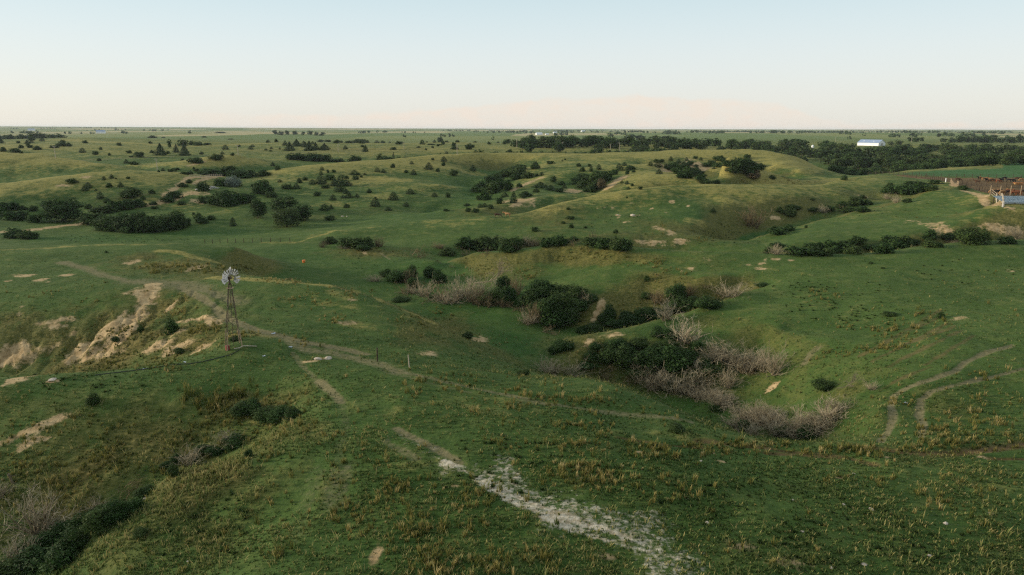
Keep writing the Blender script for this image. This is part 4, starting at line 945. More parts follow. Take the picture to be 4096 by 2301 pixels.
# --- dark gully behind the spur
add("darkgully", Ac, 3, [(440, 970, 1105, 190), (380, 1040, 1135, 110), (860, 1030, 1205, 220), (1000, 1010, 1230, 240), (1290, 880, 985, 130), (1400, 900, 1005, 150), (1300, 1010, 1210, 270), (1450, 1030, 1280, 270), (1200, 1060, 1260, 250), (1550, 1060, 1210, 190), (700, 1100, 1185, 140), (1100, 1100, 1250, 200)], "near")
add("darkgully", Ac, 3, [(1560, 815, 1035, 360), (1850, 1000, 1210, 340), (2050, 1060, 1285, 310), (2200, 1080, 1285, 230), (350, 1170, 1300, 250), (560, 1190, 1335, 270), (800, 1230, 1355, 270), (1250, 1250, 1440, 270), (1400, 1280, 1490, 260), (1620, 1230, 1450, 300), (1700, 1300, 1420, 220), (1150, 1190, 1350, 220), (1900, 1250, 1420, 260)], "dead")
add("darkgully", Ac, 3, [(1550, 1180, 1300, 270)], "fallen")
add("darkgully", Ac, 4, [(80, 1060, 1305, 290), (910, 1370, 1450, 130)], "dead")
add("darkgully", Ac, 4, [(700, 1290, 1450, 170)], "fallen")
add("darkgully", Ac, 4, [(500, 1330, 1450, 170)], "near")
add("darkgully", Bc, 3, [(2000, 40, 170, 310), (2150, 80, 220, 220)], "dead")
add("darkgully", Bc, 4, [(100, 20, 210, 270), (380, 30, 195, 210), (250, 130, 235, 260)], "dead")
# --- gully at the lower left
add("cornergully", Bc, 1, [(100, 1250, 1447, 320), (330, 1180, 1400, 340), (560, 1120, 1350, 300), (780, 860, 1125, 280), (900, 820, 1055, 240), (1040, 755, 965, 230), (1180, 740, 885, 180), (1280, 655, 745, 160), (450, 1030, 1180, 260), (680, 1000, 1230, 260)], "near")
add("cornergully", Bc, 1, [(2200, 320, 405, 66), (1540, 450, 572, 95), (1235, 1000, 1105, 105), (2080, 190, 290, 190)], "near")
add("cornergully", Bc, 1, [(330, 650, 1030, 420), (170, 1080, 1340, 360), (1170, 580, 685, 260), (830, 760, 875, 190), (1700, 320, 465, 240), (2000, 165, 275, 240), (20, 620, 760, 160), (480, 900, 1080, 260)], "dead")
add("cornergully", Ac, 1, [(2150, 1325, 1447, 210), (2235, 1295, 1440, 160)], "near")
add("cornergully", Bc, 2, [(80, -70, 75, 210), (200, -55, 75, 190), (330, -45, 62, 160)], "near")
# --- eroded bowl
add("bowl", Ac, 1, [(1245, 650, 722, 64), (1020, 750, 812, 64), (1590, 850, 912, 94), (2080, 740, 802, 94), (830, 1250, 1362, 120), (940, 0, 25, 30)], "near")
add("bowl", Ac, 1, [(1515, 588, 742, 112)], "cedar")
add("bowl", Ac, 2, [(1870, 935, 1005, 110)], "near")
add("bowl", Ac, 3, [(105, 1255, 1330, 110), (2200, 500, 545, 110), (1185, 440, 490, 60)], "near")
add("bowl", Ac, 4, [(1060, 750, 800, 110), (1520, 760, 820, 70), (1015, 368, 385, 34), (905, 315, 340, 34)], "near")
add("bowl", Bc, 3, [(1450, 90, 175, 150)], "near")
# --- far country in front of the horizon
add("farslope", Rc, 2, [(575, 335, 440, 180), (710, 335, 430, 120), (400, 380, 475, 180), (480, 395, 470, 130), (600, 395, 455, 210), (850, 375, 420, 64), (800, 390, 425, 160), (1000, 333, 410, 120), (1250, 318, 395, 74), (1310, 340, 395, 150), (1500, 350, 390, 160), (1620, 350, 388, 74), (1700, 335, 385, 74), (1745, 355, 380, 54), (1930, 320, 368, 74)], "bush", 548)
add("farslope", Rc, 2, [(1440, 338, 392, 42), (1850, 318, 380, 42), (1385, 330, 360, 27)], "cedar", 540)
add("farslope", Rc, 2, [(340, 218, 310, 92), (410, 193, 266, 84), (495, 218, 276, 60), (540, 210, 310, 84), (600, 222, 300, 64), (690, 233, 300, 87), (1100, 250, 320, 52)], "pine")
add("farslope", Rc, 2, [(1375, 265, 300, 62), (112, 205, 228, 28), (650, 185, 222, 62), (720, 188, 222, 62), (808, 190, 233, 67), (935, 198, 234, 72), (1050, 180, 226, 112), (1440, 200, 246, 72), (1755, 232, 250, 72), (1850, 235, 256, 47), (2005, 252, 296, 72), (2205, 210, 226, 42)], "bush")
add("farslope", Rc, 2, [(240, 270, 296, 20), (155, 265, 291, 24), (100, 285, 306, 27), (148, 295, 316, 22), (1635, 262, 281, 27), (2435, 215, 233, 22)], "cedar")
add("farslope", Rc, 2, [(2145, 222, 296, 84), (2530, 185, 240, 84)], "tree")
add("farslope", Rc, 2, [(2265, 262, 335, 74), (2220, 285, 340, 94), (2160, 300, 342, 64), (2410, 290, 335, 84), (2550, 265, 328, 84)], "bush", 560)
add("farslope", Qc, 2, [(660, 370, 610, 200), (1140, 405, 610, 190), (970, 390, 555, 100), (480, 500, 560, 74)], "pine")
add("farslope", Qc, 2, [(1100, 255, 440, 210), (840, 280, 460, 80)], "tree")
add("farslope", Qc, 2, [(1400, 305, 415, 170), (1600, 340, 400, 150), (810, 510, 575, 74), (1480, 520, 590, 84), (1370, 620, 760, 280), (1770, 540, 690, 270), (2100, 545, 612, 90), (510, 195, 262, 150), (720, 230, 260, 70), (1245, 120, 165, 60), (1850, 125, 162, 190), (2070, 265, 293, 110), (1530, 210, 252, 90)], "bush")
add("creekwood", Rc, 3, [(170, 172, 275, 190), (350, 148, 282, 190), (490, 155, 272, 130), (620, 150, 262, 130), (700, 178, 272, 130), (780, 150, 262, 130), (870, 162, 262, 150), (960, 162, 252, 130), (1030, 160, 236, 70), (1190, 138, 202, 120), (1290, 138, 202, 100), (1150, 153, 202, 100), (1440, 148, 197, 70), (1560, 148, 197, 100), (1375, 183, 226, 64), (1180, 223, 256, 37), (250, 210, 280, 130), (560, 190, 272, 120)], "tree")
add("creekwood", Rc, 3, [(295, 292, 332, 64), (355, 293, 326, 34), (405, 278, 314, 37), (540, 278, 308, 24), (640, 292, 332, 54), (700, 298, 336, 130), (820, 268, 332, 80), (890, 262, 330, 70), (960, 278, 332, 100), (1050, 278, 332, 80), (1150, 288, 328, 120), (1240, 280, 324, 70), (30, 285, 326, 80), (100, 283, 326, 70), (1440, 243, 305, 150), (1520, 253, 305, 130), (1350, 268, 308, 110), (1650, 268, 305, 90), (1750, 273, 303, 110), (1830, 270, 300, 90)], "bush", 590)

fr = np.random.default_rng(55)
def filler(region, pts, n, h=(1.0, 2.4), w=(1.8, 3.6), kind="near", jit=4.0):
    for _ in range(n):
        k = int(fr.integers(len(pts) - 1)); f = fr.uniform()
        u = pts[k][0] + (pts[k + 1][0] - pts[k][0]) * f + fr.normal(0, jit); v = pts[k][1] + (pts[k + 1][1] - pts[k][1]) * f + fr.normal(0, jit * .6)
        g = hit(u, v); s_ = FPX / math.hypot(g.y, g.z - CAMZ)
        PLANTS.append((u, v - fr.uniform(*h) * s_ * .9, v, fr.uniform(*w) * s_, kind, region, None))
filler("darkgully", [(600, 352), (640, 345), (690, 352), (720, 372)], 12)
filler("darkgully", [(570, 362), (610, 366), (660, 380), (700, 390)], 6, (0.8, 1.6))
filler("darkgully", [(700, 400), (740, 420), (790, 432), (820, 436)], 4, (0.8, 1.6), (1.6, 3.0))
filler("darkgully", [(680, 385), (720, 405), (770, 425), (815, 432)], 12, (0.9, 1.8), (2.2, 3.8), "dead")
filler("darkgully", [(742, 418), (780, 428), (820, 428), (848, 416)], 16, (1.6, 2.8), (3.0, 5.0), "dead", 5)
filler("darkgully", [(640, 380), (700, 396), (735, 408)], 11, (1.4, 2.6), (3.0, 4.6), "dead", 5)
filler("darkgully", [(705, 360), (740, 364), (768, 374)], 9, (1.4, 2.6), (3.0, 4.6), "dead", 5)
filler("uppergully", [(585, 333), (620, 322), (660, 312), (700, 303)], 16, (0.8, 1.8))
filler("valley", [(400, 300), (440, 302), (480, 300), (515, 305)], 8, (0.8, 1.6))
filler("valley", [(395, 285), (440, 292), (500, 300), (525, 312)], 10, (0.9, 2.0), (2.6, 4.6), "dead")
filler("crestgully", [(768, 250), (820, 249), (870, 247), (920, 241), (965, 238)], 18, (1.2, 2.6), (2.4, 4.6), "bush", 3)
filler("crestgully_west", [(440, 252), (500, 246), (560, 242), (615, 246)], 14, (1.2, 2.6), (2.4, 4.6), "bush", 3)
filler("sidegully", [(885, 190), (915, 186), (935, 184)], 8, (1.5, 3.0), (3, 6), "bush", 3)
filler("sidegully", [(780, 212), (820, 210), (860, 204), (880, 198)], 10, (1.2, 2.6), (2.4, 4.6), "bush", 4)
filler("cornergully", [(20, 560), (60, 545), (100, 520), (130, 500)], 8, (0.9, 1.8), (1.8, 3.0))
filler("cornergully", [(160, 470), (200, 455), (240, 445)], 6, (0.5, 1.1), (1.2, 2.2))
filler("meadowgully", [(478, 190), (492, 182), (510, 172), (530, 165)], 14, (2.5, 5.0), (4, 8), "bush", 4)
filler("knoll", [(585, 178), (598, 182), (606, 188), (575, 174)], 12, (2.5, 5.0), (4, 8), "bush", 4)
filler("ridge", [(665, 164), (685, 170), (700, 176)], 10, (2.5, 4.5), (4, 7), "bush", 3)
filler("ridge", [(715, 160), (740, 162), (750, 168), (755, 174)], 12, (2.5, 5.0), (4, 8), "bush", 4)
# woodland along the creek and far shelter belts: rows of trees standing on their own ground
wr = np.random.default_rng(77)
def wood(region, u0, u1, d0, d1, n, hpx, wpx, kind="tree"):
    pts = []
    tries = 0
    while len(pts) < n and tries < 4000:
        tries += 1
        near_ = kind == "cedar" and pts and wr.uniform() < 0.55
        q_ = pts[int(wr.integers(len(pts)))] if pts else None
        u = q_[0] + wr.normal(0, 9) if near_ else wr.uniform(u0, u1); d = q_[1] * math.exp(wr.normal(0, 0.08)) if near_ else math.exp(wr.uniform(math.log(d0), math.log(d1)))
        if any(abs(u - a) < 5.0 and abs(math.log(d / b)) < 0.06 for a, b in pts): continue
        pts.append((u, d))
    for u, d in pts:
        h = wr.uniform(*hpx); PLANTS.append((u, None, h, h * wr.uniform(*wpx), kind, region, d))
wood("creekwood_east", 832, 1040, 440, 600, 74, (10.0, 14.0), (1.0, 1.4))
wood("creekwood_east", 770, 1040, 600, 840, 62, (8.5, 12.0), (1.0, 1.5))
wood("creekwood_east", 678, 832, 590, 900, 44, (8, 12), (1.0, 1.5))
wood("creekwood", 512, 645, 660, 790, 22, (8, 12), (1.0, 1.5))
wood("creekwood", 505, 770, 555, 610, 26, (4.0, 6.5), (1.2, 1.9), "bush")
wood("creekwood", 640, 700, 700, 900, 14, (7, 10), (1.0, 1.5))
wood("farslope", -10, 250, 470, 900, 24, (3.0, 5.5), (0.7, 1.0), "cedar")
wood("farslope", 250, 512, 620, 1400, 40, (2.4, 4.6), (0.7, 1.2), "cedar")
wood("belt", 942, 1040, 1150, 1300, 22, (5.0, 7.5), (1.0, 1.4))
wood("belt", 908, 926, 1250, 1350, 5, (4, 5), (1.0, 1.3))
wood("belt", 886, 899, 985, 1040, 4, (5, 7), (1.0, 1.3))
wood("belt", 838, 856, 940, 980, 5, (4, 6), (1.1, 1.5))
wood("belt", 272, 323, 2150, 2300, 16, (3.8, 5.2), (0.9, 1.3))
wood("belt", -6, 66, 1300, 1700, 26, (4.5, 7), (1.1, 1.7))
PLANTS.append((996.5 + 24, None, 15.0, 14.0, "tree", "creekwood_east", 470))

PH_ = {"draw": ("in the far draw", "bushes in the far draw"), "goldhill": ("on the golden hillside", "cedars on the golden hillside"), "roadside": ("beside the pale valley road", "bushes beside the valley road"),
       "thicket": ("in the thicket behind the meadow", "bushes of the long thicket"), "gateslope": ("on the slope under the farm track", "bushes under the farm track"), "farmyard": ("around the old farmyard", "trees and bushes of the old farmyard"),
       "cedarhill": ("on the cedar dotted hillside", "cedars dotted over the hillside"), "cedarspur": ("on the sandy spur", "cedars on the sandy spur"), "meadowgully": ("in the meadow gully", "bushes in the meadow gully"),
       "knoll": ("around the sandy knoll gully", "plants around the sandy knolls"), "ridge": ("in the ridge draws", "plants in the draws under the ridge"), "bigslope": ("on the stone flecked big slope", "bushes scattered on the big slope"),
       "sidegully": ("in the gully below the pens", "brush in the side gully"), "crestgully": ("behind the bench crest", "brush behind the bench crest"), "crestgully_west": ("at the big slope foot", "brush under the big slope"),
       "mound": ("at the small mound by the valley floor", "brush at the small mound"), "valley": ("in the valley floor tangle", "brush of the valley floor tangle"), "uppergully": ("in the upper gully on the bench", "brush in the upper gully"),
       "darkgully": ("in the dark gully behind the spur", "brush in the dark gully"), "cornergully": ("in the gully at the lower corner", "brush in the corner gully"), "bowl": ("on the near open ground", "lone plants on the near ground"),
       "farslope": ("on the hills before the skyline", "trees on the far hills"), "creekwood": ("along the creek road wood", "trees along the creek road"), "creekwood_east": ("in the wood before the barn", "trees of the creek wood"), "belt": ("in a far shelter belt", "trees of the far shelter belts")}
KINDW = {"bush": "dark green bush", "near": "leafy dark green bush", "tree": "rounded dark green tree", "cedar": "dark cedar", "pine": "tall ragged dark evergreen", "dead": "tangle of dead branches", "fallen": "fallen bare tree", "silver": "pale silvery green bush", "dry": "half dead brown bush"}
KNAME = {"near": "bush"}
ROWN = ["top", "second", "third", "fourth", "fifth", "sixth", "seventh", "eighth", "ninth", "tenth", "eleventh", "twelfth", "lowest"]
ORD = ["first", "second", "third", "fourth", "fifth", "sixth", "seventh", "eighth", "ninth", "tenth", "eleventh", "twelfth"]

def place(pl):
    """-> (location, height in metres, width in metres)"""
    u, vt, vb, wpx, kind, region, d = pl
    if vt is None:                           # a wood: d known, height given in pixels
        g = at(u, d); h = vb * d / FPX
        if region == "creekwood_east":       # lower trees where the barn and the fields show over the wood
            vlim = 149.5 if 807 < u < 818 else (145.2 if 852 < u < 900 else (143.6 + 1.6 * math.sin(u * .31) if u >= 838 else 138.5 + 1.5 * math.sin(u * .4)))
            h = min(h, max(1.5, (CAMZ - float(pix_t_p(u, vlim)[1]) * g.y) - g.z))
        return g, h, max(wpx * d / FPX, h * 0.9)
    g = hit(u, vb) if d is None else at(u, d)
    _, p = pix_t_p(u, vt)
    h = (CAMZ - float(p) * g.y) - g.z
    slant = math.hypot(g.y, g.z - CAMZ)
    hmin = (vb - vt) / FPX * slant * 0.9
    return g, max(h, hmin, 0.25), wpx / FPX * slant

placed = []
for pl in PLANTS:
    g, h, wd = place(pl)
    placed.append((pl, g, h, wd))

# labels: by look and size, then by the row and the count along it
from collections import defaultdict
fam = defaultdict(list)
for i, (pl, g, h, wd) in enumerate(placed): fam[(pl[5], pl[4])].append(i)
LABEL = {}
for (region, kind), ids in fam.items():
    phrase = PH_[region][0]; base = KINDW[kind]
    if len(ids) == 1: LABEL[ids[0]] = f"the only {base} {phrase}"; continue
    def row_v(i):
        pl, g, h, wd = placed[i]; return PH / 2 if g.y <= 0 else (CAMZ - g.z) / g.y
    if len(ids) <= 7:
        rows = [sorted(ids, key=lambda i: placed[i][0][0])]
    else:
        srt = sorted(ids, key=row_v)
        nrow = max(2, round(len(ids) / 9))
        rows = [sorted(r_, key=lambda i: placed[i][0][0]) for r_ in np.array_split(np.array(srt), nrow)]
    for ri, r_ in enumerate(rows):
        hs = [placed[i][2] for i in ids]; lo, hi = np.quantile(hs, 0.25), np.quantile(hs, 0.75)
        for ci, i in enumerate(r_):
            hh = placed[i][2]
            size = "small " if hh <= lo else ("large " if hh >= hi and hi > lo * 1.3 else "")
            order = ORD[ci] if ci < len(ORD) else f"{ci + 1}th"
            if len(rows) == 1:
                LABEL[i] = f"{size}{base}, {order} from left {phrase}"
            else:
                LABEL[i] = f"{size}{base}, {order} in {(ROWN[ri] if ri < len(ROWN) - 1 else str(ri + 1) + 'th')} row {phrase}"

# only the 300 bushes that show largest stand as things; the small rest is one undergrowth
bsz = sorted((i for i in range(len(placed)) if placed[i][0][4] in ("bush", "near")), key=lambda i: -(placed[i][2] * placed[i][3]) / placed[i][1].y ** 2)
REST = set(bsz[300:])
UG = []
for i, (pl, g, h, wd) in enumerate(placed):
    u, vt, vb, wpx, kind, region, d = pl
    r = np.random.default_rng(1000 + i)
    px = h * FPX / g.y
    key = {"bush": "bush", "near": "bush_near", "tree": "tree", "cedar": "cedar", "pine": "pine", "silver": "silver", "dry": "dry_bush"}.get(kind)
    rot = r.uniform(0, 2 * math.pi); wy = wd * r.uniform(0.85, 1.1)
    if kind == "bush" and px > 17: key = "bush_near"
    if kind == "tree" and px > 19: key = "tree_near"
    if kind == "tree" and px < 9.5: key = "tree_far"
    if kind == "dead": key = "dead_fan" if (h / wd > 0.62 or r.uniform() < (0.75 if region in ("darkgully", "cornergully") else 0.35)) else "dead_heap"
    if kind == "fallen": key = "dead_fallen"; rot = r.uniform(-0.5, 0.5); wy = wd * 0.6
    if kind in ("cedar", "pine"): rot = r.uniform(0, 6.28)
    if kind == "cedar" and r.uniform() < 0.42: key = "bush"; wy = wd
    var = PROTO[key][int(r.integers(len(PROTO[key])))]
    if region in ("darkgully", "cornergully") and key == "dead_fan": var = PROTO[key][0 if r.uniform() < .5 else 2]
    nm, cat = NAMES[KNAME.get(kind, kind)]
    grp = PH_[region][1]
    k_ = 1.35 if kind == "dead" else (1.30 if kind in ("bush", "near", "dry") else 1.14)
    if kind == "cedar": k_ *= r.uniform(1.05, 1.35)
    sc3 = (wd * k_, wy * k_, h * (1.05 if kind != "cedar" else r.uniform(0.95, 1.18)))
    loc = (g.x, g.y, g.z - 0.03 * h)
    if i in REST:
        UG.append((var[0][1], sc3, rot, loc)); continue
    if px < 6.0:                             # too small in the picture to show its parts
        o = bpy.data.objects.new(nm, var[0][1]); COL.objects.link(o)
        o.location = loc; o.scale = sc3; o.rotation_euler = (0, 0, rot)
        tag(o, LABEL[i], cat, grp)
    else:
        e = thing(nm, loc, LABEL[i], cat, grp, rot); e.scale = sc3
        for pn, me in var:
            c = bpy.data.objects.new(pn, me); COL.objects.link(c); c.parent = e
print("plants", len(placed))

def merged(name, items, mat):
    Vs, Ts = [], []
    for me, sc_3, rot, loc in items:
        co = np.empty(len(me.vertices) * 3, np.float32); me.vertices.foreach_get("co", co); co = co.reshape(-1, 4, 3)
        ti = np.empty(len(me.polygons), np.float32); me.attributes["tint"].data.foreach_get("value", ti)
        st = max(1, len(co) // 700); co = co[::st] ; ti = ti[::st]
        cc = co.mean(1, keepdims=True); co = (cc + (co - cc) * (st ** 0.4)) * np.array(sc_3)
        c, s_ = math.cos(rot), math.sin(rot)
        co = np.stack([co[..., 0] * c - co[..., 1] * s_, co[..., 0] * s_ + co[..., 1] * c, co[..., 2]], -1) + np.array(loc)
        Vs.append(co.reshape(-1, 3)); Ts.append(ti)
    V = np.concatenate(Vs); T = np.concatenate(Ts)
    return link_mesh(name, mesh_np(name, V, np.arange(len(V)).reshape(-1, 4), T, mats=(mat,)))
if UG: tag(merged("undergrowth", UG, LEAF_BUSH), kind="stuff")
# ------------------------------------------------------------------ grass (nobody could count it): short sward tufts and tall golden clumps
def mask_at(name, x, y):
    i = np.clip(np.round(np.interp(x / y, tf, np.arange(len(tf)))).astype(int), 0, len(tf) - 1)
    j = np.clip(np.round(np.interp(np.log(y), sf, np.arange(len(sf)))).astype(int), 0, len(sf) - 1)
    return MASKS[name][i, j]

def blades(x, y, z, nb, hgt, splay, wid, r, tilt=0.0):
    """nb blades per tuft, each a lower quad and an upper triangle; returns co, quads (degenerate tip), heights"""
    n = len(x)
    a = r.uniform(0, 2 * math.pi, (n, nb)); hh = hgt[:, None] * r.uniform(0.55, 1.15, (n, nb)); sp = splay * hh * r.uniform(0.2, 1.3, (n, nb))
    bx = x[:, None] + r.normal(0, 0.16, (n, nb)) * hgt[:, None]; by = y[:, None] + r.normal(0, 0.16, (n, nb)) * hgt[:, None]
    dx, dy = np.cos(a), np.sin(a)
    wx, wy = -dy * wid, dx * wid
    zb = np.repeat(z[:, None], nb, 1) - 0.04
    def P(fx, fz, s): return np.stack([bx + dx * sp * fx + wx * s, by + dy * sp * fx + wy * s, zb + hh * fz], -1)
    V = np.stack([P(0, 0, -1), P(0, 0, 1), P(0.42, 0.62, -.8), P(0.42, 0.62, .8), P(1, 1, 0)], 2).reshape(-1, 3)
    b0 = np.arange(n * nb)[:, None] * 5
    F = np.concatenate([b0 + 0, b0 + 1, b0 + 3, b0 + 2, b0 + 2, b0 + 3, b0 + 4], 1)
    return V, F

def grass_object(name, x, y, z, nb, hgt, splay, wid, tone, mat, r):
    V, F = blades(x, y, z, nb, hgt, splay, wid, r)
    n = len(F)
    me = bpy.data.meshes.new(name)
    me.vertices.add(len(V)); me.vertices.foreach_set("co", V.astype(np.float32).ravel())
    me.loops.add(7 * n); me.loops.foreach_set("vertex_index", F.astype(np.int32).ravel())
    st = (np.arange(n)[:, None] * 7 + np.array([0, 4])).ravel().astype(np.int32)
    me.polygons.add(2 * n); me.polygons.foreach_set("loop_start", st); me.polygons.foreach_set("loop_total", np.tile(np.array([4, 3], np.int32), n))
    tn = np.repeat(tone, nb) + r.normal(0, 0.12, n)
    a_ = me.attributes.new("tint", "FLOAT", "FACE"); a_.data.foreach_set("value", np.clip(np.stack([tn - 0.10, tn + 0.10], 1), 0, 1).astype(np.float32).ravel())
    me.materials.append(mat); me.update()
    return tag(link_mesh(name, me), kind="stuff")

def grass_mat(name, stops):
    m, t, b = new_mat(name, 0.8, 0.1)
    at_ = t.n("ShaderNodeAttribute", attribute_name="tint").outputs["Fac"]
    rp_ = t.n("ShaderNodeValToRGB", inp={0: at_})
    el = rp_.color_ramp.elements
    while len(el) < len(stops): el.new(0.5)
    for e, (p_, c_) in zip(el, stops): e.position = p_; e.color = tuple(c_) + (1,)
    t.t.links.new(rp_.outputs[0], b.inputs["Base Color"])
    tr = t.n("ShaderNodeBsdfTranslucent", inp={"Color": rp_.outputs[0]})
    ms = t.n("ShaderNodeMixShader", inp={0: 0.3, 1: b.outputs[0], 2: tr.outputs[0]})
    t.t.links.new(ms.outputs[0], [q for q in t.t.nodes if q.type == "OUTPUT_MATERIAL"][0].inputs["Surface"])
    return m
GRASSM = grass_mat("grass_blades", ((0.0, (0.024, 0.046, 0.011)), (0.35, (0.056, 0.094, 0.024)), (0.62, (0.128, 0.158, 0.046)), (0.82, (0.230, 0.225, 0.075)), (1.0, (0.380, 0.310, 0.130))))
TALLM = grass_mat("tall_grass_blades", ((0.0, (0.036, 0.058, 0.012)), (0.3, (0.095, 0.108, 0.024)), (0.6, (0.205, 0.178, 0.050)), (0.85, (0.340, 0.268, 0.095)), (1.0, (0.460, 0.375, 0.180))))
r = np.random.default_rng(5)
N = 145000
inv = r.uniform(1 / 150.0, 1 / 29.0, N); yy = 1 / inv; xx = r.uniform(-1.0, 1.04, N) * yy
bare = np.maximum.reduce([mask_at(k, xx, yy) for k in ("soil", "chalk", "mud")]); tr_ = mask_at("trail", xx, yy)
keep = r.uniform(0, 1, N) > 0.9 * np.clip(bare + tr_, 0, 1)
clump = fbm(xx / 4 + 60, yy / 4, 3)
keep &= r.uniform(0, 1, N) < np.clip(0.62 + 0.9 * clump, 0.1, 1)
xx, yy = xx[keep], yy[keep]
sb_ = mask_at("scrub", xx, yy); dn = mask_at("dry", xx, yy) + 0.5 * sb_
tone = np.clip(0.36 + 0.36 * fbm(xx / 9 + 3, yy / 9 + 7, 4) + 0.32 * np.clip(dn, 0, 1) * r.uniform(0, 1, len(xx)) + np.where(r.uniform(0, 1, len(xx)) < 0.17, 0.36, 0.0) + 0.24 * sb_ + r.normal(0, 0.07, len(xx)), 0, 1)
hg = np.clip(r.lognormal(-1.95, 0.45, len(xx)), 0.06, 0.5) * (1 + 0.5 * (tone > 0.55)) * (1 + 0.5 * np.clip(mask_at("scrub", xx, yy), 0, 1))
grass_object("grass", xx, yy, ground_many(xx, yy), 5, hg, 0.7, 0.028, tone, GRASSM, r)

tx, ty = [], []
th, tt = [], []
def clumps(u, v, ru, rv, n, h=(0.32, 0.72), tone=0.52):
    drift = []
    for _ in range(int(n * 0.62) + (n == 1)):
        if drift and r.uniform() < 0.62:                     # most clumps stand in drifts beside another one
            q0 = drift[int(r.integers(len(drift)))]; x_, y_ = q0[0] + r.normal(0, 0.7), q0[1] + r.normal(0, 0.7)
            if not 12 < y_ < 430: continue
            g = Vector((x_, y_, 0))
        else:
            a, q = r.uniform(0, 2 * math.pi), math.sqrt(r.uniform(0, 1))
            g = hit(u + ru * q * math.cos(a), v + rv * q * math.sin(a))
        drift.append((g.x, g.y))
        if g.y > 420: continue
        tx.append(g.x); ty.append(g.y); th.append((h[0] + (h[1] - h[0]) * r.beta(1.3, 2.2)) * 1.1 * (0.5 if r.uniform() < 0.45 else 1.0)); tt.append(tone + r.normal(0, 0.2))
for a in ((390, 500, 50, 58, 190), (440, 540, 55, 35, 150), (500, 562, 80, 18, 110), (470, 500, 40, 26, 60), (600, 478, 74, 14, 150), (575, 470, 20, 6, 50), (650, 492, 34, 10, 40), (690, 452, 74, 9, 110), (730, 447, 44, 5, 90), (790, 449, 40, 4, 40), (835, 452, 50, 4, 70), (885, 449, 50, 4, 90), (945, 446, 40, 4, 40), (1000, 444, 30, 3, 50),
          (938, 430, 30, 14, 160), (990, 410, 26, 22, 80), (905, 402, 12, 10, 34), (980, 377, 30, 5, 30), (897, 337, 24, 12, 130), (870, 326, 24, 8, 60), (930, 322, 30, 12, 80), (850, 352, 30, 10, 60), (820, 300, 30, 10, 50), (640, 262, 28, 6, 120), (590, 256, 24, 5, 90), (662, 276, 26, 9, 90), (560, 258, 12, 4, 30), (640, 380, 20, 6, 30),
          (340, 455, 28, 30, 50), (290, 430, 24, 8, 60), (255, 408, 46, 6, 120), (300, 413, 16, 6, 40), (480, 395, 90, 22, 160), (560, 402, 50, 10, 90), (440, 385, 40, 14, 60), (620, 420, 60, 10, 80), (280, 500, 30, 60, 40), (540, 440, 90, 18, 110), (950, 490, 60, 20, 60), (860, 480, 40, 14, 24), (330, 345, 40, 8, 30)):
    clumps(*a)
for a in ((200, 328, 32, 5, 130, (0.4, 0.8), 0.55), (178, 308, 14, 14, 110, (0.3, 0.7), 0.62), (120, 366, 66, 4, 160, (0.3, 0.6), 0.35), (180, 268, 46, 5, 260, (0.5, 0.9), 0.42), (225, 270, 30, 5, 90, (0.5, 0.9), 0.40), (244, 336, 22, 3, 90, (0.3, 0.6), 0.6), (280, 281, 26, 3, 110, (0.3, 0.6), 0.75), (345, 290, 44, 6, 110, (0.25, 0.5), 0.6),
          (310, 302, 34, 9, 70, (0.3, 0.6), 0.62), (340, 318, 18, 6, 40, (0.3, 0.6), 0.65), (420, 318, 34, 8, 130, (0.3, 0.6), 0.45), (505, 338, 30, 10, 90, (0.2, 0.4), 0.55), (130, 345, 80, 24, 420, (0.25, 0.5), 0.35), (90, 300, 60, 20, 80, (0.25, 0.45), 0.5), (60, 450, 80, 40, 360, (0.3, 0.6), 0.38), (180, 450, 100, 36, 560, (0.3, 0.7), 0.36), (220, 400, 40, 8, 160, (0.6, 1.1), 0.34),
          (372, 252, 34, 5, 90, (0.3, 0.6), 0.4), (500, 272, 44, 10, 200, (0.3, 0.7), 0.5), (690, 232, 50, 10, 160, (0.4, 0.8), 0.42), (770, 182, 60, 2, 200, (0.5, 0.9), 0.75), (590, 350, 34, 12, 90, (0.3, 0.6), 0.5), (600, 320, 30, 8, 60, (0.3, 0.6), 0.45), (20, 440, 20, 8, 20, (0.3, 0.6), 0.6), (640, 310, 30, 8, 60, (0.3, 0.6), 0.4), (890, 215, 70, 10, 60, (0.3, 0.5), 0.45)):
    clumps(*a)
for _ in range(420):
    clumps(r.uniform(-20, 1044), r.uniform(270, 575), 6, 4, 1, (0.25, 0.6), 0.55)
tx, ty, th, tt = map(np.array, (tx, ty, th, tt))
grass_object("tall_grass", tx, ty, ground_many(tx, ty), 18, th, 0.45, 0.022, np.clip(tt, 0.05, 0.95), TALLM, r)
# leafy weeds: low dark green patches in the sward
wx_, wy_ = [], []
for u, v, ru, rv, n in ((840, 300, 60, 22, 70), (800, 290, 30, 10, 40), (880, 320, 50, 12, 40), (960, 270, 60, 14, 40), (500, 470, 60, 40, 40), (850, 540, 120, 30, 70), (700, 500, 60, 20, 30), (620, 216, 60, 14, 60), (860, 205, 70, 16, 80), (420, 262, 80, 14, 60), (90, 380, 60, 14, 40), (200, 525, 60, 40, 40), (720, 238, 40, 8, 60), (380, 198, 40, 3, 70), (425, 190, 16, 2, 40), (120, 239, 70, 4, 90)):
    for _ in range(n):
        a, q = r.uniform(0, 2 * math.pi), math.sqrt(r.uniform(0, 1)); g = hit(u + ru * q * math.cos(a), v + rv * q * math.sin(a))
        if g.y < 420: wx_.append(g.x); wy_.append(g.y)
wx_, wy_ = np.array(wx_), np.array(wy_)
grass_object("weeds", wx_, wy_, ground_many(wx_, wy_), 26, r.uniform(0.08, 0.34, len(wx_)), 1.3, 0.04, r.uniform(0.05, 0.36, len(wx_)), GRASSM, r)
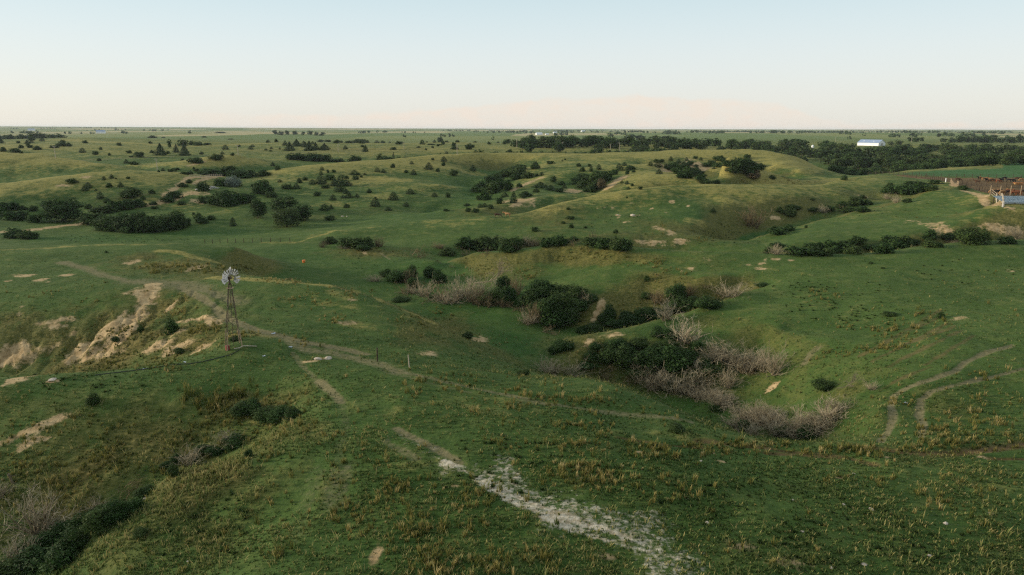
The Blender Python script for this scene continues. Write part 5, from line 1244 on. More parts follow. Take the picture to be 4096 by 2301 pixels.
# ------------------------------------------------------------------ built things
def bm_obj(name, bm, mat, parent=None, smooth=False):
    me = bpy.data.meshes.new(name); bm.to_mesh(me); bm.free()
    if smooth:
        for p in me.polygons: p.use_smooth = True
    return link_mesh(name, me, parent, mat)
def bm_box(bm, c, s, rz=0.0, rx=0.0):
    M = Matrix.Translation(c) @ Matrix.Rotation(rz, 4, "Z") @ Matrix.Rotation(rx, 4, "X") @ Matrix.Diagonal((*s, 1))
    bmesh.ops.create_cube(bm, size=1.0, matrix=M)
def bm_rod(bm, a, b, r0, r1=None, n=6):
    a, b = Vector(a), Vector(b); d = b - a
    M = Matrix.Translation((a + b) / 2) @ d.to_track_quat("Z", "Y").to_matrix().to_4x4()
    bmesh.ops.create_cone(bm, cap_ends=True, segments=n, radius1=r0, radius2=r0 if r1 is None else r1, depth=d.length, matrix=M)
def rods(name, lst, mat, parent=None, n=6):
    bm = bmesh.new()
    for q in lst: bm_rod(bm, *q[:2], *(q[2:]), n=n)
    return bm_obj(name, bm, mat, parent)

RUST = simple_mat("rusty_steel", (0.090, 0.062, 0.042), (0.035, 0.028, 0.022), 5, 0.8, 0.3)
GALV = simple_mat("galvanised_steel", (0.62, 0.63, 0.64), (0.44, 0.45, 0.46), 3, 0.5, 0.5, 0.1)
TIMBER = simple_mat("weathered_timber", (0.36, 0.27, 0.17), (0.20, 0.15, 0.095), 4, 0.9, 0.1)
DARKPOST = simple_mat("dark_timber", (0.085, 0.065, 0.045), (0.035, 0.028, 0.022), 5, 0.9, 0.1)
PALEPOST = simple_mat("pale_timber", (0.46, 0.40, 0.31), (0.30, 0.25, 0.18), 4, 0.9, 0.1)
WHITEP = simple_mat("white_paint", (0.80, 0.81, 0.80), (0.66, 0.67, 0.66), 0.6, 0.6, 0.3)
BLUEROOF = simple_mat("blue_grey_roofing", (0.20, 0.28, 0.42), (0.27, 0.34, 0.46), 0.4, 0.5, 0.4)
SHEDROOF = simple_mat("pale_blue_roofing", (0.30, 0.40, 0.46), (0.42, 0.50, 0.54), 0.5, 0.5, 0.4)
CONC = simple_mat("concrete", (0.46, 0.44, 0.40), (0.30, 0.28, 0.25), 2.0, 0.9, 0.1)
STONE = simple_mat("pale_limestone", (0.56, 0.49, 0.40), (0.36, 0.29, 0.22), 5, 0.9, 0.1)
ORANGE = simple_mat("orange_plastic", (0.80, 0.20, 0.025), (0.62, 0.15, 0.02), 3, 0.5, 0.4)
RUBBERB = simple_mat("black_pipe", (0.025, 0.025, 0.025), (0.04, 0.04, 0.038), 4, 0.6, 0.3)
PAPER = simple_mat("white_plastic_scrap", (0.72, 0.78, 0.84), (0.60, 0.66, 0.72), 6, 0.5, 0.4)
TEALROOF = simple_mat("teal_roofing", (0.08, 0.20, 0.17), (0.06, 0.15, 0.13), 1, 0.5, 0.4)
REDWALL = simple_mat("brown_red_siding", (0.20, 0.09, 0.06), (0.15, 0.07, 0.05), 1, 0.8, 0.2)

# ---- windmill
wc = hit(233.6, 346.2); D0 = wc.y
_, phub = pix_t_p(230.3, 277.5); HUBZ = (CAMZ - float(phub) * D0) - wc.z
wm = thing("windmill", wc, "rusty lattice windmill tower with grey metal blades by the eroded bank", "windmill")
a0 = math.radians(14); rb, rt = 1.26, 0.20
topx = float(pix_t_p(230.0, 287)[0]) * D0 - wc.x
TH = HUBZ - 0.75
def leg_pt(k, z):
    f = z / TH; rr_ = rb + (rt - rb) * (f ** 0.92); an = a0 + k * math.pi / 2
    return Vector((-rr_ * math.sin(an) + topx * f, -rr_ * math.cos(an), z))
gz = [ground(wc.x + leg_pt(k, 0).x, wc.y + leg_pt(k, 0).y) - wc.z for k in range(4)]
for k in range(4):
    pts = [leg_pt(k, z) for z in np.linspace(1.9, TH, 7)]
    lo = leg_pt(k, 0); lo.z = gz[k] - 0.15
    lg = rods("leg", [(a_, b_, 0.034) for a_, b_ in zip(pts[:-1], pts[1:])], RUST, wm, 5)
    rods("timber_foot", [(lo, leg_pt(k, 2.1), 0.065, 0.06)], TIMBER, lg, 6)
lv = [0.25, 1.9, 3.5, 5.0, 6.3, 7.4, TH]
lv = [z for z in lv if z <= TH]
gir = [(leg_pt(k, z), leg_pt(k + 1, z), 0.022) for z in lv[1:] for k in range(4)]
rods("girts", gir, RUST, wm, 4)
br = []
for z0, z1 in zip(lv[:-1], lv[1:]):
    for k in range(4):
        br += [(leg_pt(k, z0), leg_pt(k + 1, z1), 0.013), (leg_pt(k + 1, z0), leg_pt(k, z1), 0.013)]
rods("cross_braces", br, RUST, wm, 4)
tp = Vector((topx, 0, TH))
rods("pump_rod", [((0, 0, -0.1), tp, 0.03)], RUST, wm, 5)
bm = bmesh.new(); bm_box(bm, tp + Vector((0, 0, -0.55)), (0.75, 0.75, 0.06)); bm_obj("platform", bm, TIMBER, wm)
bm = bmesh.new(); bm_rod(bm, tp + Vector((0, 0, -0.1)), tp + Vector((0, 0, 0.75)), 0.13, 0.10, 8); bm_box(bm, tp + Vector((0, 0, 0.72)), (0.42, 0.34, 0.34), 0.6)
bm_obj("gearbox", bm, RUST, wm)
wn = Vector((0.78, -0.62, 0.0)).normalized(); ws = Vector((wn.y * -1, wn.x, 0)); up = Vector((0, 0, 1))
hub = Vector((topx, 0, HUBZ)) + wn * 0.42
bm = bmesh.new(); bm_rod(bm, tp + Vector((0, 0, 0.72)), hub + wn * 0.12, 0.05, 0.09, 8)
wheel = bm_obj("wheel_hub", bm, RUST, wm)
RW = 1.22
def wp(ang, rad, off=0.0): return hub + ws * (math.cos(ang) * rad) + up * (math.sin(ang) * rad) + wn * off
for rad in (0.46, 0.90):
    n_ = 30
    rods("wheel_ring", [(wp(math.radians(205 - 245 * i / n_), rad), wp(math.radians(205 - 245 * (i + 1) / n_), rad), 0.022) for i in range(n_)], RUST, wheel, 4)
for an in (200, 155, 110, 65, 20, -30):
    rods("wheel_arm", [(hub, wp(math.radians(an), 0.9), 0.02)], RUST, wheel, 4)
for i, an in enumerate((205, 186, 168, 151, 133, 114, 97, 90, 76, 58, 41, 24, -2, -22, -42)):
    a_ = math.radians(an); w0, w1 = 0.05, 0.165
    rad1 = RW * (1.0 if i != 7 else 1.12) * (0.95 + 0.05 * math.sin(i * 2.1))
    bm = bmesh.new()
    q = []
    for rad, ww, tw in ((0.42, w0 * 1.8, 0.05), (0.86, w1 * 0.72, 0.09), (rad1, w1, 0.13)):
        tdir = (-ws * math.sin(a_) + up * math.cos(a_))
        for s in (-1, 1): q.append(bm.verts.new(wp(a_, rad) + tdir * ww * s + wn * tw * s))
    for j in (0, 2): bm.faces.new((q[j], q[j + 1], q[j + 3], q[j + 2]))
    bmesh.ops.solidify(bm, geom=bm.faces[:], thickness=0.012)
    bm_obj("blade", bm, GALV, wheel)
def ground_tube(name, pts, rad, mat, lift=0.04):
    P = [hit(u, v) for u, v in pts]; fine = []
    for a_, b_ in zip(P[:-1], P[1:]):
        n_ = max(2, int((b_ - a_).length / 1.2))
        fine += [a_.lerp(b_, k / n_) for k in range(n_)]
    fine.append(P[-1])
    fine = [Vector((p.x, p.y, ground(p.x, p.y) + lift)) for p in fine]
    o = rods(name, [(a_ - fine[0], b_ - fine[0], rad) for a_, b_ in zip(fine[:-1], fine[1:])], mat, None, 6)
    o.location = fine[0]; return o
tag(ground_tube("water_hose", [(240, 349.6), (231, 354.8), (215, 359), (190, 364), (150, 368.5), (118, 372.6), (95, 375.5)], 0.05, RUBBERB), "long black hose running along the bank from the windmill", "hose")
tag(ground_tube("steel_pipe", [(234, 350.2), (239, 349.3), (243.5, 347.2), (257, 347.6)], 0.06, PALEPOST, 0.18), "bent pale pipe lying at the foot of the windmill", "pipe")
pb = hit(227.8, 350.0); bm = bmesh.new(); bm_rod(bm, (0, 0, 0), (0, 0, 0.55), 0.26, 0.24, 12); bm_rod(bm, (0, 0, 0.55), (0, 0, 0.60), 0.27, 0.2, 12)
o = bm_obj("bucket", bm, simple_mat("faded_red_plastic", (0.24, 0.05, 0.04), (0.17, 0.05, 0.04), 3, 0.6), None); o.location = pb; tag(o, "faded red bucket under the windmill tower", "bucket")

# ---- single posts
def post(u, vt, vb, mat, rad, label, lean=(0, 0)):
    g = hit(u, vb); h = (CAMZ - float(pix_t_p(u, vt)[1]) * g.y) - g.z
    bm = bmesh.new(); bm_rod(bm, (0, 0, -0.2), (lean[0], lean[1], h), rad, rad * 0.9, 8)
    o = bm_obj("fence_post", bm, mat); o.location = g
    return tag(o, label, "post", "lone posts on the near spur")
post(377.4, 347.6, 361.3, DARKPOST, 0.085, "thick dark brown wooden post beside the trail fork", (0.03, 0))
post(409.6, 354.9, 368.9, PALEPOST, 0.065, "slim pale wooden post beyond the dark one", (-0.1, 0))

# ---- utility poles
def pole(u, vt, vb, label, d=None, rad=0.22):
    g = hit(u, vb) if d is None else at(u, d)
    h = max(7.5, (CAMZ - float(pix_t_p(u, vt)[1]) * g.y) - g.z)
    e = thing("utility_pole", g, label, "utility pole", "utility poles along the far road")
    rods("pole", [((0, 0, -0.3), (0, 0, h), rad, rad * 0.7)], PALEPOST, e, 7)
    rods("crossarm", [((-1.2, 0, h - 0.7), (1.2, 0, h - 0.7), 0.09)], PALEPOST, e, 5)
    rods("insulators", [((x, 0, h - 0.62), (x, 0, h - 0.38), 0.06) for x in (-1.1, -0.5, 0.5, 1.1)], GALV, e, 5)
POLES = [(55.8, 149.3, 158.3, "on the green hill at far left"), (157.4, 162.3, 170.2, "rising behind the golden hillside"), (238.2, 147.6, 155.4, "on the hill crest past the round bush"), (338.3, 145.0, 152.4, "on the roadside past the ragged evergreens"), (404.2, 143.0, 149.8, "on the road bank before the pale grass strip"),
         (457.2, 146.3, 155.0, "at the crest over the cedar hillside"), (479.2, 138.0, 142.6, "alone on the far grassland"), (516.9, 138.0, 147.6, "at the west end of the creek road wood"), (562.3, 143.0, 149.6, "beside the pale driveway"), (610.2, 144.2, 151.4, "before the willows by the creek road"), (619.2, 142.6, 152.0, "just east of the willow pole"), (656.2, 136.7, 143.0, "in the grass gap of the creek wood"), (835.4, 137.2, 141.6, "in the field west of the white barn"), (911.2, 137.0, 142.4, "in the field east of the white barn"), (944.6, 138.6, 141.4, "in the field before the shelter belt")]
for u, vt, vb, ph in POLES: pole(u, vt, vb, "pale wooden utility pole " + ph)

# ---- white barn with blue roof
gb = at(871, 1000)
barn = thing("barn", (gb.x, gb.y, gb.z - 0.5), "long white barn with a blue grey gabled roof", "barn", None, math.radians(-62))
LB, WB, HE, HR = 33.0, 15.0, 4.7, 8.7
bm = bmesh.new()
v = [bm.verts.new(p) for p in ((-LB/2, -WB/2, 0), (LB/2, -WB/2, 0), (LB/2, WB/2, 0), (-LB/2, WB/2, 0), (-LB/2, -WB/2, HE), (LB/2, -WB/2, HE), (LB/2, WB/2, HE), (-LB/2, WB/2, HE), (-LB/2, 0, HR), (LB/2, 0, HR))]
for f in ((0, 1, 5, 4), (2, 3, 7, 6), (1, 2, 6, 9, 5), (3, 0, 4, 8, 7)): bm.faces.new([v[i] for i in f])
bm_obj("wall", bm, WHITEP, barn)
bm = bmesh.new()
sl = math.atan2(HR - HE, WB / 2); ln = math.hypot(HR - HE, WB / 2) + 0.7
for s in (-1, 1):
    bm_box(bm, (0, s * (WB / 4 + 0.25), (HE + HR) / 2 + 0.02), (LB + 0.8, ln, 0.16), 0, -s * sl)
bm_obj("roof", bm, BLUEROOF, barn)
bm = bmesh.new()
for x in (-9, 6): bm_box(bm, (x, -WB / 4, (HE + HR) / 2 + 0.22), (1.6, 1.6, 0.06), 0, sl)
bm_obj("roof_vents", bm, WHITEP, barn)
bm = bmesh.new(); bm_box(bm, (LB / 2 + 0.06, 0, 2.1), (0.08, 4.6, 4.2)); bm_obj("door", bm, CONC, barn)
gs = at(812.6, 920)
bm = bmesh.new(); bm_rod(bm, (0, 0, 0), (0, 0, 2.6), 1.75, 1.75, 16); bm_rod(bm, (0, 0, 2.6), (0, 0, 3.9), 1.85, 0.3, 16)
o = bm_obj("grain_bin", bm, WHITEP, None); o.location = gs; tag(o, "small white grain bin poking out of the creek wood", "grain bin")
def house(u, d, L_, W_, H_, rz, wall, roof, label, name="farmhouse"):
    g = at(u, d); e = thing(name, g, label, "house", None, rz)
    bm = bmesh.new(); v = [bm.verts.new(p) for p in ((-L_/2, -W_/2, -.5), (L_/2, -W_/2, -.5), (L_/2, W_/2, -.5), (-L_/2, W_/2, -.5), (-L_/2, -W_/2, H_*.6), (L_/2, -W_/2, H_*.6), (L_/2, W_/2, H_*.6), (-L_/2, W_/2, H_*.6), (-L_/2, 0, H_), (L_/2, 0, H_))]
    for f in ((0, 1, 5, 4), (2, 3, 7, 6), (1, 2, 6, 9, 5), (3, 0, 4, 8, 7)): bm.faces.new([v[i] for i in f])
    bm_obj("wall", bm, wall, e)
    bm = bmesh.new(); sl = math.atan2(H_ * .4, W_ / 2)
    for s in (-1, 1): bm_box(bm, (0, s * (W_ / 4 + 0.1), H_ * .8 + .05), (L_ + .8, math.hypot(H_ * .4, W_ / 2) + .6, .18), 0, -s * sl)
    bm_obj("roof", bm, roof, e)
    return e
house(1026, 520, 9, 7, 6, 0.2, REDWALL, TEALROOF, "brown house with a teal roof at the wood edge")
for u, d, L_, lab in ((31.5, 4200, 34, "white farm building on the far western skyline"), (101, 3000, 34, "white farm shed in the hazy western lowland"), (539, 2900, 26, "white farmhouse in the far fields over the creek road"), (547, 2950, 14, "small white shed beside the far farmhouse"), (555, 3600, 20, "white shed near the skyline above the creek road"), (583, 4300, 24, "white roofed shed in the far tree line")):
    house(u, d, L_, L_ * .55, L_ * .38, 0.3, WHITEP, WHITEP if L_ < 30 else BLUEROOF, lab, "farm_building")
gm_ = at(819.8, 3000); mast = thing("radio_mast", gm_, "thin radio mast standing on the skyline", "radio mast")
rods("lattice_mast", [((0, 0, 0), (0, 0, 54), 0.5, 0.35)], GALV, mast, 4); rods("guy_wires", [((0, 0, 46), (x, y, 0), 0.05) for x, y in ((26, 0), (-13, 22), (-13, -22))], GALV, mast, 3)

# ---- fences
def fence(name, pts, npost, h, mat, label, cat="fence", rails=(0.45, 0.9, 1.3), rr=0.05, pr=0.09, group=None, wide=None):
    P = [hit(u, v) if len(q) == 0 else at(u, q[0]) for u, v, *q in pts]
    seg = [0.0]
    for a_, b_ in zip(P[:-1], P[1:]): seg.append(seg[-1] + (b_.xy - a_.xy).length)
    def along(s):
        k = min(max(0, np.searchsorted(seg, s) - 1), len(P) - 2); f = (s - seg[k]) / max(1e-6, seg[k + 1] - seg[k])
        x, y = P[k].x + (P[k + 1].x - P[k].x) * f, P[k].y + (P[k + 1].y - P[k].y) * f
        return Vector((x, y, ground(x, y)))
    e = thing(name, P[0], label, cat, group)
    Q = [along(seg[-1] * i / (npost - 1)) - P[0] for i in range(npost)]
    for q in Q: rods("post", [(q + Vector((0, 0, -0.2)), q + Vector((0, 0, h)), pr, pr * .9)], mat, e, 6)
    for z in rails:
        rods("rail" if rr > 0.02 else "wire", [(a_ + Vector((0, 0, z)), b_ + Vector((0, 0, z)), rr) for a_, b_ in zip(Q[:-1], Q[1:])], mat, e, 4)
    return e
fence("wire_fence", [(868, 175.4), (887, 174.4), (903, 175.6), (925, 178.4), (944, 182)], 22, 1.9, DARKPOST, "long dark post and wire fence climbing to the cattle pens", rails=(0.5, 1.0, 1.5), rr=0.03, pr=0.13)
fence("board_fence", [(950.5, 183), (958, 187)], 9, 2.1, TIMBER, "short weathered slatted fence at the top pen corner", rails=(0.5, 1.1, 1.8), rr=0.07, pr=0.16)
fence("pen_fence", [(905, 175), (930, 176.6), (1024, 178.4), (1100, 178.6)], 26, 1.8, DARKPOST, "dark fence between the green crop and the cattle pens", rails=(0.5, 1.0, 1.5), rr=0.04, pr=0.12)
fence("pen_fence", [(958, 187), (975, 190), (990, 193)], 8, 1.8, DARKPOST, "brown rail fence along the top of the grey dirt lane", rails=(0.5, 1.0, 1.5), rr=0.05, pr=0.11)
fence("pen_fence", [(962, 184.5), (1000, 187.5), (1040, 188.5), (1100, 189)], 16, 1.7, DARKPOST, "brown plank fence between the two herds", rails=(0.35, 0.7, 1.05, 1.4), rr=0.07, pr=0.12)
fence("board_fence", [(990.3, 195.4), (996, 199.4), (1002.4, 205.4)], 10, 2.2, PALEPOST, "pale slatted fence running down to the shed corner", rails=(0.6, 1.3, 2.0), rr=0.06, pr=0.15)
for i, (u, vt, vb) in enumerate(((989.9, 185.5, 195.6), (999.8, 185.8, 195.4), (1010.0, 185.6, 195.6), (1020.2, 185.4, 195.6))):
    g = hit(u, vb); h = (CAMZ - float(pix_t_p(u, vt)[1]) * g.y) - g.z
    o = rods("tall_post", [((0, 0, -.3), (0, 0, h), .15, .13)], TIMBER, None, 8); o.location = g
    tag(o, f"tall pale post over the cattle, {ORD[i]} from the lane end", "post", "tall posts of the cattle pen")
g = hit(1002.9, 206.8); o = rods("corner_post", [((0, 0, -.3), (0, 0, 1.65), .30, .28)], CONC, None, 8); o.location = g; tag(o, "stout grey corner post at the end of the shed", "post")
g = hit(945.6, 182.2); o = rods("corner_post", [((0, 0, -.3), (0, 0, 1.7), .22, .20)], WHITEP, None, 8); o.location = g; tag(o, "short white post where the dark fence meets the lane", "post")
fence("wire_fence", [(205, 243.6), (240, 242.9), (263.7, 242.4), (290, 242.2)], 11, 1.4, DARKPOST, "low wire fence across the meadow edge", rails=(0.5, 0.9, 1.2), rr=0.015, pr=0.09)
fence("yard_fence", [(190, 177.6), (205, 178.0), (222, 177.0)], 12, 1.5, PALEPOST, "pale rail fence of the old farmyard", rails=(0.5, 1.0, 1.4), rr=0.06, pr=0.11)

# ---- shed beside the pens
P0 = hit(1003.5, 204.6); dn_, df_ = P0.y, P0.y + 4.6
zn = CAMZ - float(pix_t_p(1003.5, 202.4)[1]) * dn_; zf = CAMZ - float(pix_t_p(1003.0, 195.9)[1]) * df_
shed = thing("cattle_shed", P0, "low cattle shed with a pale blue sheet roof", "shed")
x0 = float(pix_t_p(1003.5, 202.4)[0]) * dn_ - P0.x - 0.2; x1 = x0 + 13.5
bm = bmesh.new(); nr_ = 54
top_, bot_ = [], []
for i in range(nr_ + 1):
    x = x0 + (x1 - x0) * i / nr_; dz_ = 0.04 * (i % 2)
    for lst, yy_, zz_ in ((bot_, -0.5, zn - P0.z), (top_, df_ - dn_, zf - P0.z)):
        lst.append(bm.verts.new((x, yy_, zz_ + dz_)))
for i in range(nr_): bm.faces.new((bot_[i], bot_[i + 1], top_[i + 1], top_[i]))
bmesh.ops.solidify(bm, geom=bm.faces[:], thickness=0.06)
bm_obj("roof", bm, SHEDROOF, shed)
for x in np.linspace(x0 + 0.3, x1 - 0.3, 5):
    for yy_, zz_ in ((0.0, zn - P0.z - .05), (df_ - dn_ - .3, zf - P0.z - .1)):
        rods("post", [((x, yy_, ground(P0.x + x, P0.y + yy_) - P0.z - .2), (x, yy_, zz_), .10)], DARKPOST, shed, 6)
bm = bmesh.new(); gl_ = ground(P0.x + x0 + 6, P0.y) - P0.z - 0.5
bm_box(bm, ((x0 + x1) / 2, 0.25, (gl_ + zn - P0.z - 0.1) / 2), (x1 - x0 - .4, 0.08, zn - P0.z - 0.1 - gl_)); bm_obj("wall", bm, GALV, shed)

# ---- cattle: one continuous skinned body each
def cow_mesh(name, graze):
    me = bpy.data.meshes.new(name); bm = bmesh.new()
    V = {}
    def vv(k, co): V[k] = bm.verts.new(co); return V[k]
    head = (1.62, 0, 0.42) if graze else (1.72, 0, 1.55)
    muz = (1.86, 0, 0.18) if graze else (2.05, 0, 1.38)
    J = dict(pelvis=(-0.62, 0, 1.18), belly=(0.0, 0, 1.10), chest=(0.62, 0, 1.10), neck=(1.12, 0, 1.02 if graze else 1.38), head=head, muzzle=muz, tail0=(-0.92, 0, 1.30), tail1=(-1.04, 0, 0.95), tail2=(-1.02, 0, 0.55))
    for s, t_ in ((1, "l"), (-1, "r")):
        J.update({f"hip{t_}": (-0.60, .20 * s, 0.95), f"stifle{t_}": (-0.44, .24 * s, 0.72), f"hock{t_}": (-0.70, .22 * s, 0.46), f"hhoof{t_}": (-0.64, .22 * s, 0.03),
                  f"sh{t_}": (0.66, .20 * s, 0.88), f"knee{t_}": (0.70, .20 * s, 0.45), f"fhoof{t_}": (0.68, .20 * s, 0.03), f"ear{t_}": (head[0] - .06, .24 * s, head[2] + .16)})
    R = dict(pelvis=.33, belly=.37, chest=.36, neck=.20, head=.15, muzzle=.10, tail0=.05, tail1=.03, tail2=.04)
    for t_ in "lr": R.update({f"hip{t_}": .19, f"stifle{t_}": .14, f"hock{t_}": .075, f"hhoof{t_}": .06, f"sh{t_}": .16, f"knee{t_}": .08, f"fhoof{t_}": .06, f"ear{t_}": .045})
    for k, c in J.items(): vv(k, c)
    E = [("pelvis", "belly"), ("belly", "chest"), ("chest", "neck"), ("neck", "head"), ("head", "muzzle"), ("pelvis", "tail0"), ("tail0", "tail1"), ("tail1", "tail2")]
    for t_ in "lr": E += [("pelvis", f"hip{t_}"), (f"hip{t_}", f"stifle{t_}"), (f"stifle{t_}", f"hock{t_}"), (f"hock{t_}", f"hhoof{t_}"), ("chest", f"sh{t_}"), (f"sh{t_}", f"knee{t_}"), (f"knee{t_}", f"fhoof{t_}"), ("head", f"ear{t_}")]
    for a_, b_ in E: bm.edges.new((V[a_], V[b_]))
    keys = list(J); bm.verts.index_update(); bm.to_mesh(me); bm.free()
    o = bpy.data.objects.new(name + "_build", me); COL.objects.link(o)
    o.modifiers.new("s", "SKIN"); o.modifiers.new("u", "SUBSURF").levels = 1
    for i, k in enumerate(keys):
        sv = me.skin_vertices[0].data[i]; sv.radius = (R[k] * 1.02, R[k]); sv.use_root = (k == "pelvis")
    dg = bpy.context.evaluated_depsgraph_get(); dg.update()
    res = bpy.data.meshes.new_from_object(o.evaluated_get(dg)); res.name = name
    bpy.data.objects.remove(o)
    for p in res.polygons: p.use_smooth = True
    return res
COATS = {"black": simple_mat("black_coat", (0.014, 0.013, 0.012), (0.03, 0.025, 0.02), 1.5, 0.7), "brown": simple_mat("brown_coat", (0.085, 0.04, 0.02), (0.05, 0.024, 0.014), 1.5, 0.7),
         "tan": simple_mat("tan_coat", (0.36, 0.19, 0.075), (0.26, 0.13, 0.05), 1.5, 0.7), "red brown": simple_mat("red_coat", (0.22, 0.075, 0.03), (0.16, 0.055, 0.025), 1.5, 0.7)}
CM = {}
for gz_ in (False, True):
    for k, m in COATS.items():
        me = cow_mesh("cow", gz_) if k == "black" else CM[(gz_, "black")].copy()
        me.materials.clear(); me.materials.append(m); CM[(gz_, k)] = me
def Pc(cx, cy): return 900 + cx / 20.77, 160 + cy / 20.77
COWS = [(1655, 410, "black"), (1735, 425, "tan"), (1800, 450, "black"), (1880, 440, "tan"), (1950, 462, "brown"), (2030, 476, "red brown"), (2110, 455, "black"), (2172, 415, "black"), (2250, 458, "black"), (2350, 462, "black"), (1610, 492, "brown"), (1195, 440, "brown"), (2420, 420, "brown"), (2520, 440, "tan"),
        (1945, 690, "tan"), (2005, 706, "black"), (2060, 690, "tan"), (2125, 718, "tan"), (2190, 700, "red brown"), (2235, 716, "black"), (2285, 700, "tan"), (2345, 730, "red brown"), (2400, 716, "brown"), (2470, 726, "red brown"), (2530, 705, "black"), (1860, 462, "brown")]
cr_ = np.random.default_rng(3)
def cow(u, v, coat, label, group, graze, rz, sc=1.0):
    g = hit(u, v); o = bpy.data.objects.new("cow", CM[(graze, coat)]); COL.objects.link(o)
    o.location = g; o.rotation_euler = (0, 0, rz); o.scale = (sc,) * 3
    tag(o, label, "cow", group)
cnt = {}
for cx, cy, coat in sorted(COWS, key=lambda c: c[0]):
    herd = "standing in the upper pen" if cy < 550 else "at the feed line behind the shed"
    k = (coat, herd); cnt[k] = cnt.get(k, 0) + 1
    cow(*Pc(cx, cy), coat, f"{coat} cow {herd}, {ORD[cnt[k] - 1]} from the lane", "cattle in the pens", bool(cr_.integers(2)), cr_.uniform(-0.5, 0.5) + (math.pi if cr_.uniform() < .5 else 0), cr_.uniform(0.95, 1.12))
cow(497.0, 217.4, "brown", "dark brown cow grazing on the big slope skyline", "cattle on the hill", True, 0.2); cow(508.0, 216.8, "tan", "tan cow on the big slope skyline near the sandy bank", "cattle on the hill", False, 2.8)
gf = hit(*Pc(2450, 520)); fd = thing("hay_feeder", gf, "orange hay feeder in the upper cattle pen", "feeder")
rods("hoops", [((-1.7, y, z), (1.7, y, z), .05) for y in (-.7, .7) for z in (.4, .9)] + [((x, -.7, .9), (x, .7, .9), .05) for x in np.linspace(-1.7, 1.7, 6)], ORANGE, fd, 5)
bm = bmesh.new(); bm_box(bm, (0, 0, .55), (3.2, 1.2, .8)); bmesh.ops.bevel(bm, geom=bm.edges[:], offset=.25, segments=2, affect="EDGES"); bm_obj("hay", bm, simple_mat("old_hay", (0.38, 0.24, 0.08), (0.28, 0.17, 0.06), 1.2, 0.95), fd)

# ---- small things lying about
def rock_mesh(seed, flat=0.5):
    bm = bmesh.new(); bmesh.ops.create_icosphere(bm, subdivisions=2, radius=0.5)
    rr = np.random.default_rng(seed); k = rr.normal(0, 1, (5, 3))
    for vtx in bm.verts:
        n_ = vtx.co.normalized(); f = 1 + 0.16 * sum(math.sin(3 * n_.dot(Vector(q)) + i) for i, q in enumerate(k)) / 2
        vtx.co = Vector((n_.x * .5 * f, n_.y * .5 * f, n_.z * .5 * f * flat))
    me = bpy.data.meshes.new("rock"); bm.to_mesh(me); bm.free(); me.materials.append(STONE); return me
RM = [rock_mesh(i, .35 + .1 * i) for i in range(4)]
def rock(u, v, w, label, i=0):
    g = hit(u, v); o = bpy.data.objects.new("stone", RM[i % 4]); COL.objects.link(o)
    s = w / FPX * math.hypot(g.y, g.z - CAMZ); o.scale = (s, s * .8, s * .8); o.location = (g.x, g.y, g.z + .05 * s); o.rotation_euler = (0, 0, i * 1.3)
    tag(o, label, "stone", "pale stones in the grass")
for i, (fn, k, cx, cy, w, lab) in enumerate(((Bc, 4, 755, 550, 3.4, "small pale flat stone just below the ditch end"), (Bc, 4, 915, 865, 5.5, "largest pale stone in the near grass, with a tail of chips"), (Bc, 4, 853, 1354, 5.0, "bright round stone at the bottom edge"), (Bc, 4, 1570, 992, 5.0, "pale stone between the two largest stones' row and the edge"), (Bc, 4, 1970, 906, 5.0, "pale stone farthest along the grass towards the tracks"),
        (Bc, 4, 215, 782, 3.4, "small white stone east of the golden clumps"), (Bc, 4, 668, 822, 3.0, "brown tinged little stone uphill of the big stone"), (Bc, 4, 1430, 1276, 4.0, "narrow white stone in the darkest near grass"), (Bc, 4, 560, 1382, 4.0, "yellowish stone beside two chips by the bottom edge"), (Bc, 4, 300, 1060, 4.0, "flat white stone on the bare burrow mound"),
        (Bc, 3, 1668, 438, 3.2, "grey stone in open grass below the ditch grass"), (Bc, 3, 1725, 985, 4.6, "tan stone past the end of the chalky ruts"), (Bc, 1, 1660, 1325, 2.6, "little white stone low on the grassy spur"), (Bc, 1, 1280, 770, 4.2, "pale stone at the lip of the corner gully"), (Ac, 2, 548, 1186, 8.0, "flat pale slab, larger of two by the trail"), (Ac, 2, 640, 1182, 7.5, "long thin pale slab by the trail"),
        (Ac, 1, 462, 1152, 9.0, "low white rock on the bank below the bowl"), (Rc, 2, 872, 970, 3.0, "whitish boulder at the foot of the cedar hillside"), (Rc, 2, 916, 970, 2.2, "smaller whitish boulder beside the hill foot boulder"), (Rc, 3, 1215, 962, 5.0, "biggest pale stone on the big slope"), (Rc, 3, 1065, 957, 3.0, "pale stone west of the biggest slope stone"))):
    u, v = fn(k, cx, cy); rock(u, v, w, lab, i)
def scrap(u, v, w, label, i):
    g = hit(u, v); bm = bmesh.new(); s = w / FPX * g.y / .93
    vs_ = [[bm.verts.new((s * (x / 3 - .5), s * .7 * (y / 3 - .5), .06 + .10 * s * math.sin(2.1 * x + i) * math.cos(1.7 * y + i))) for y in range(4)] for x in range(4)]
    for x in range(3):
        for y in range(3): bm.faces.new((vs_[x][y], vs_[x + 1][y], vs_[x + 1][y + 1], vs_[x][y + 1]))
    bmesh.ops.solidify(bm, geom=bm.faces[:], thickness=.01)
    o = bm_obj("plastic_scrap", bm, PAPER); o.location = g; o.rotation_euler = (0, 0, i); tag(o, label, "scrap", "windblown scraps by the trail")
for i, (u, v, w, lab) in enumerate(((290.6, 347.2, 3.4, "pale blue scrap beside the trail fork"), (264.2, 356.2, 3.2, "pale scrap in the grass below the windmill"), (184.8, 362.4, 3.2, "tilted white scrap at the bank edge"), (144.6, 369.2, 4.0, "white scrap beside the black hose"), (273.8, 333.6, 4.0, "grey white scrap on the trail past the windmill"), (906.0, 403.2, 3.6, "white scrap beside the upper wheel track"))):
    scrap(u, v, w, lab, i)
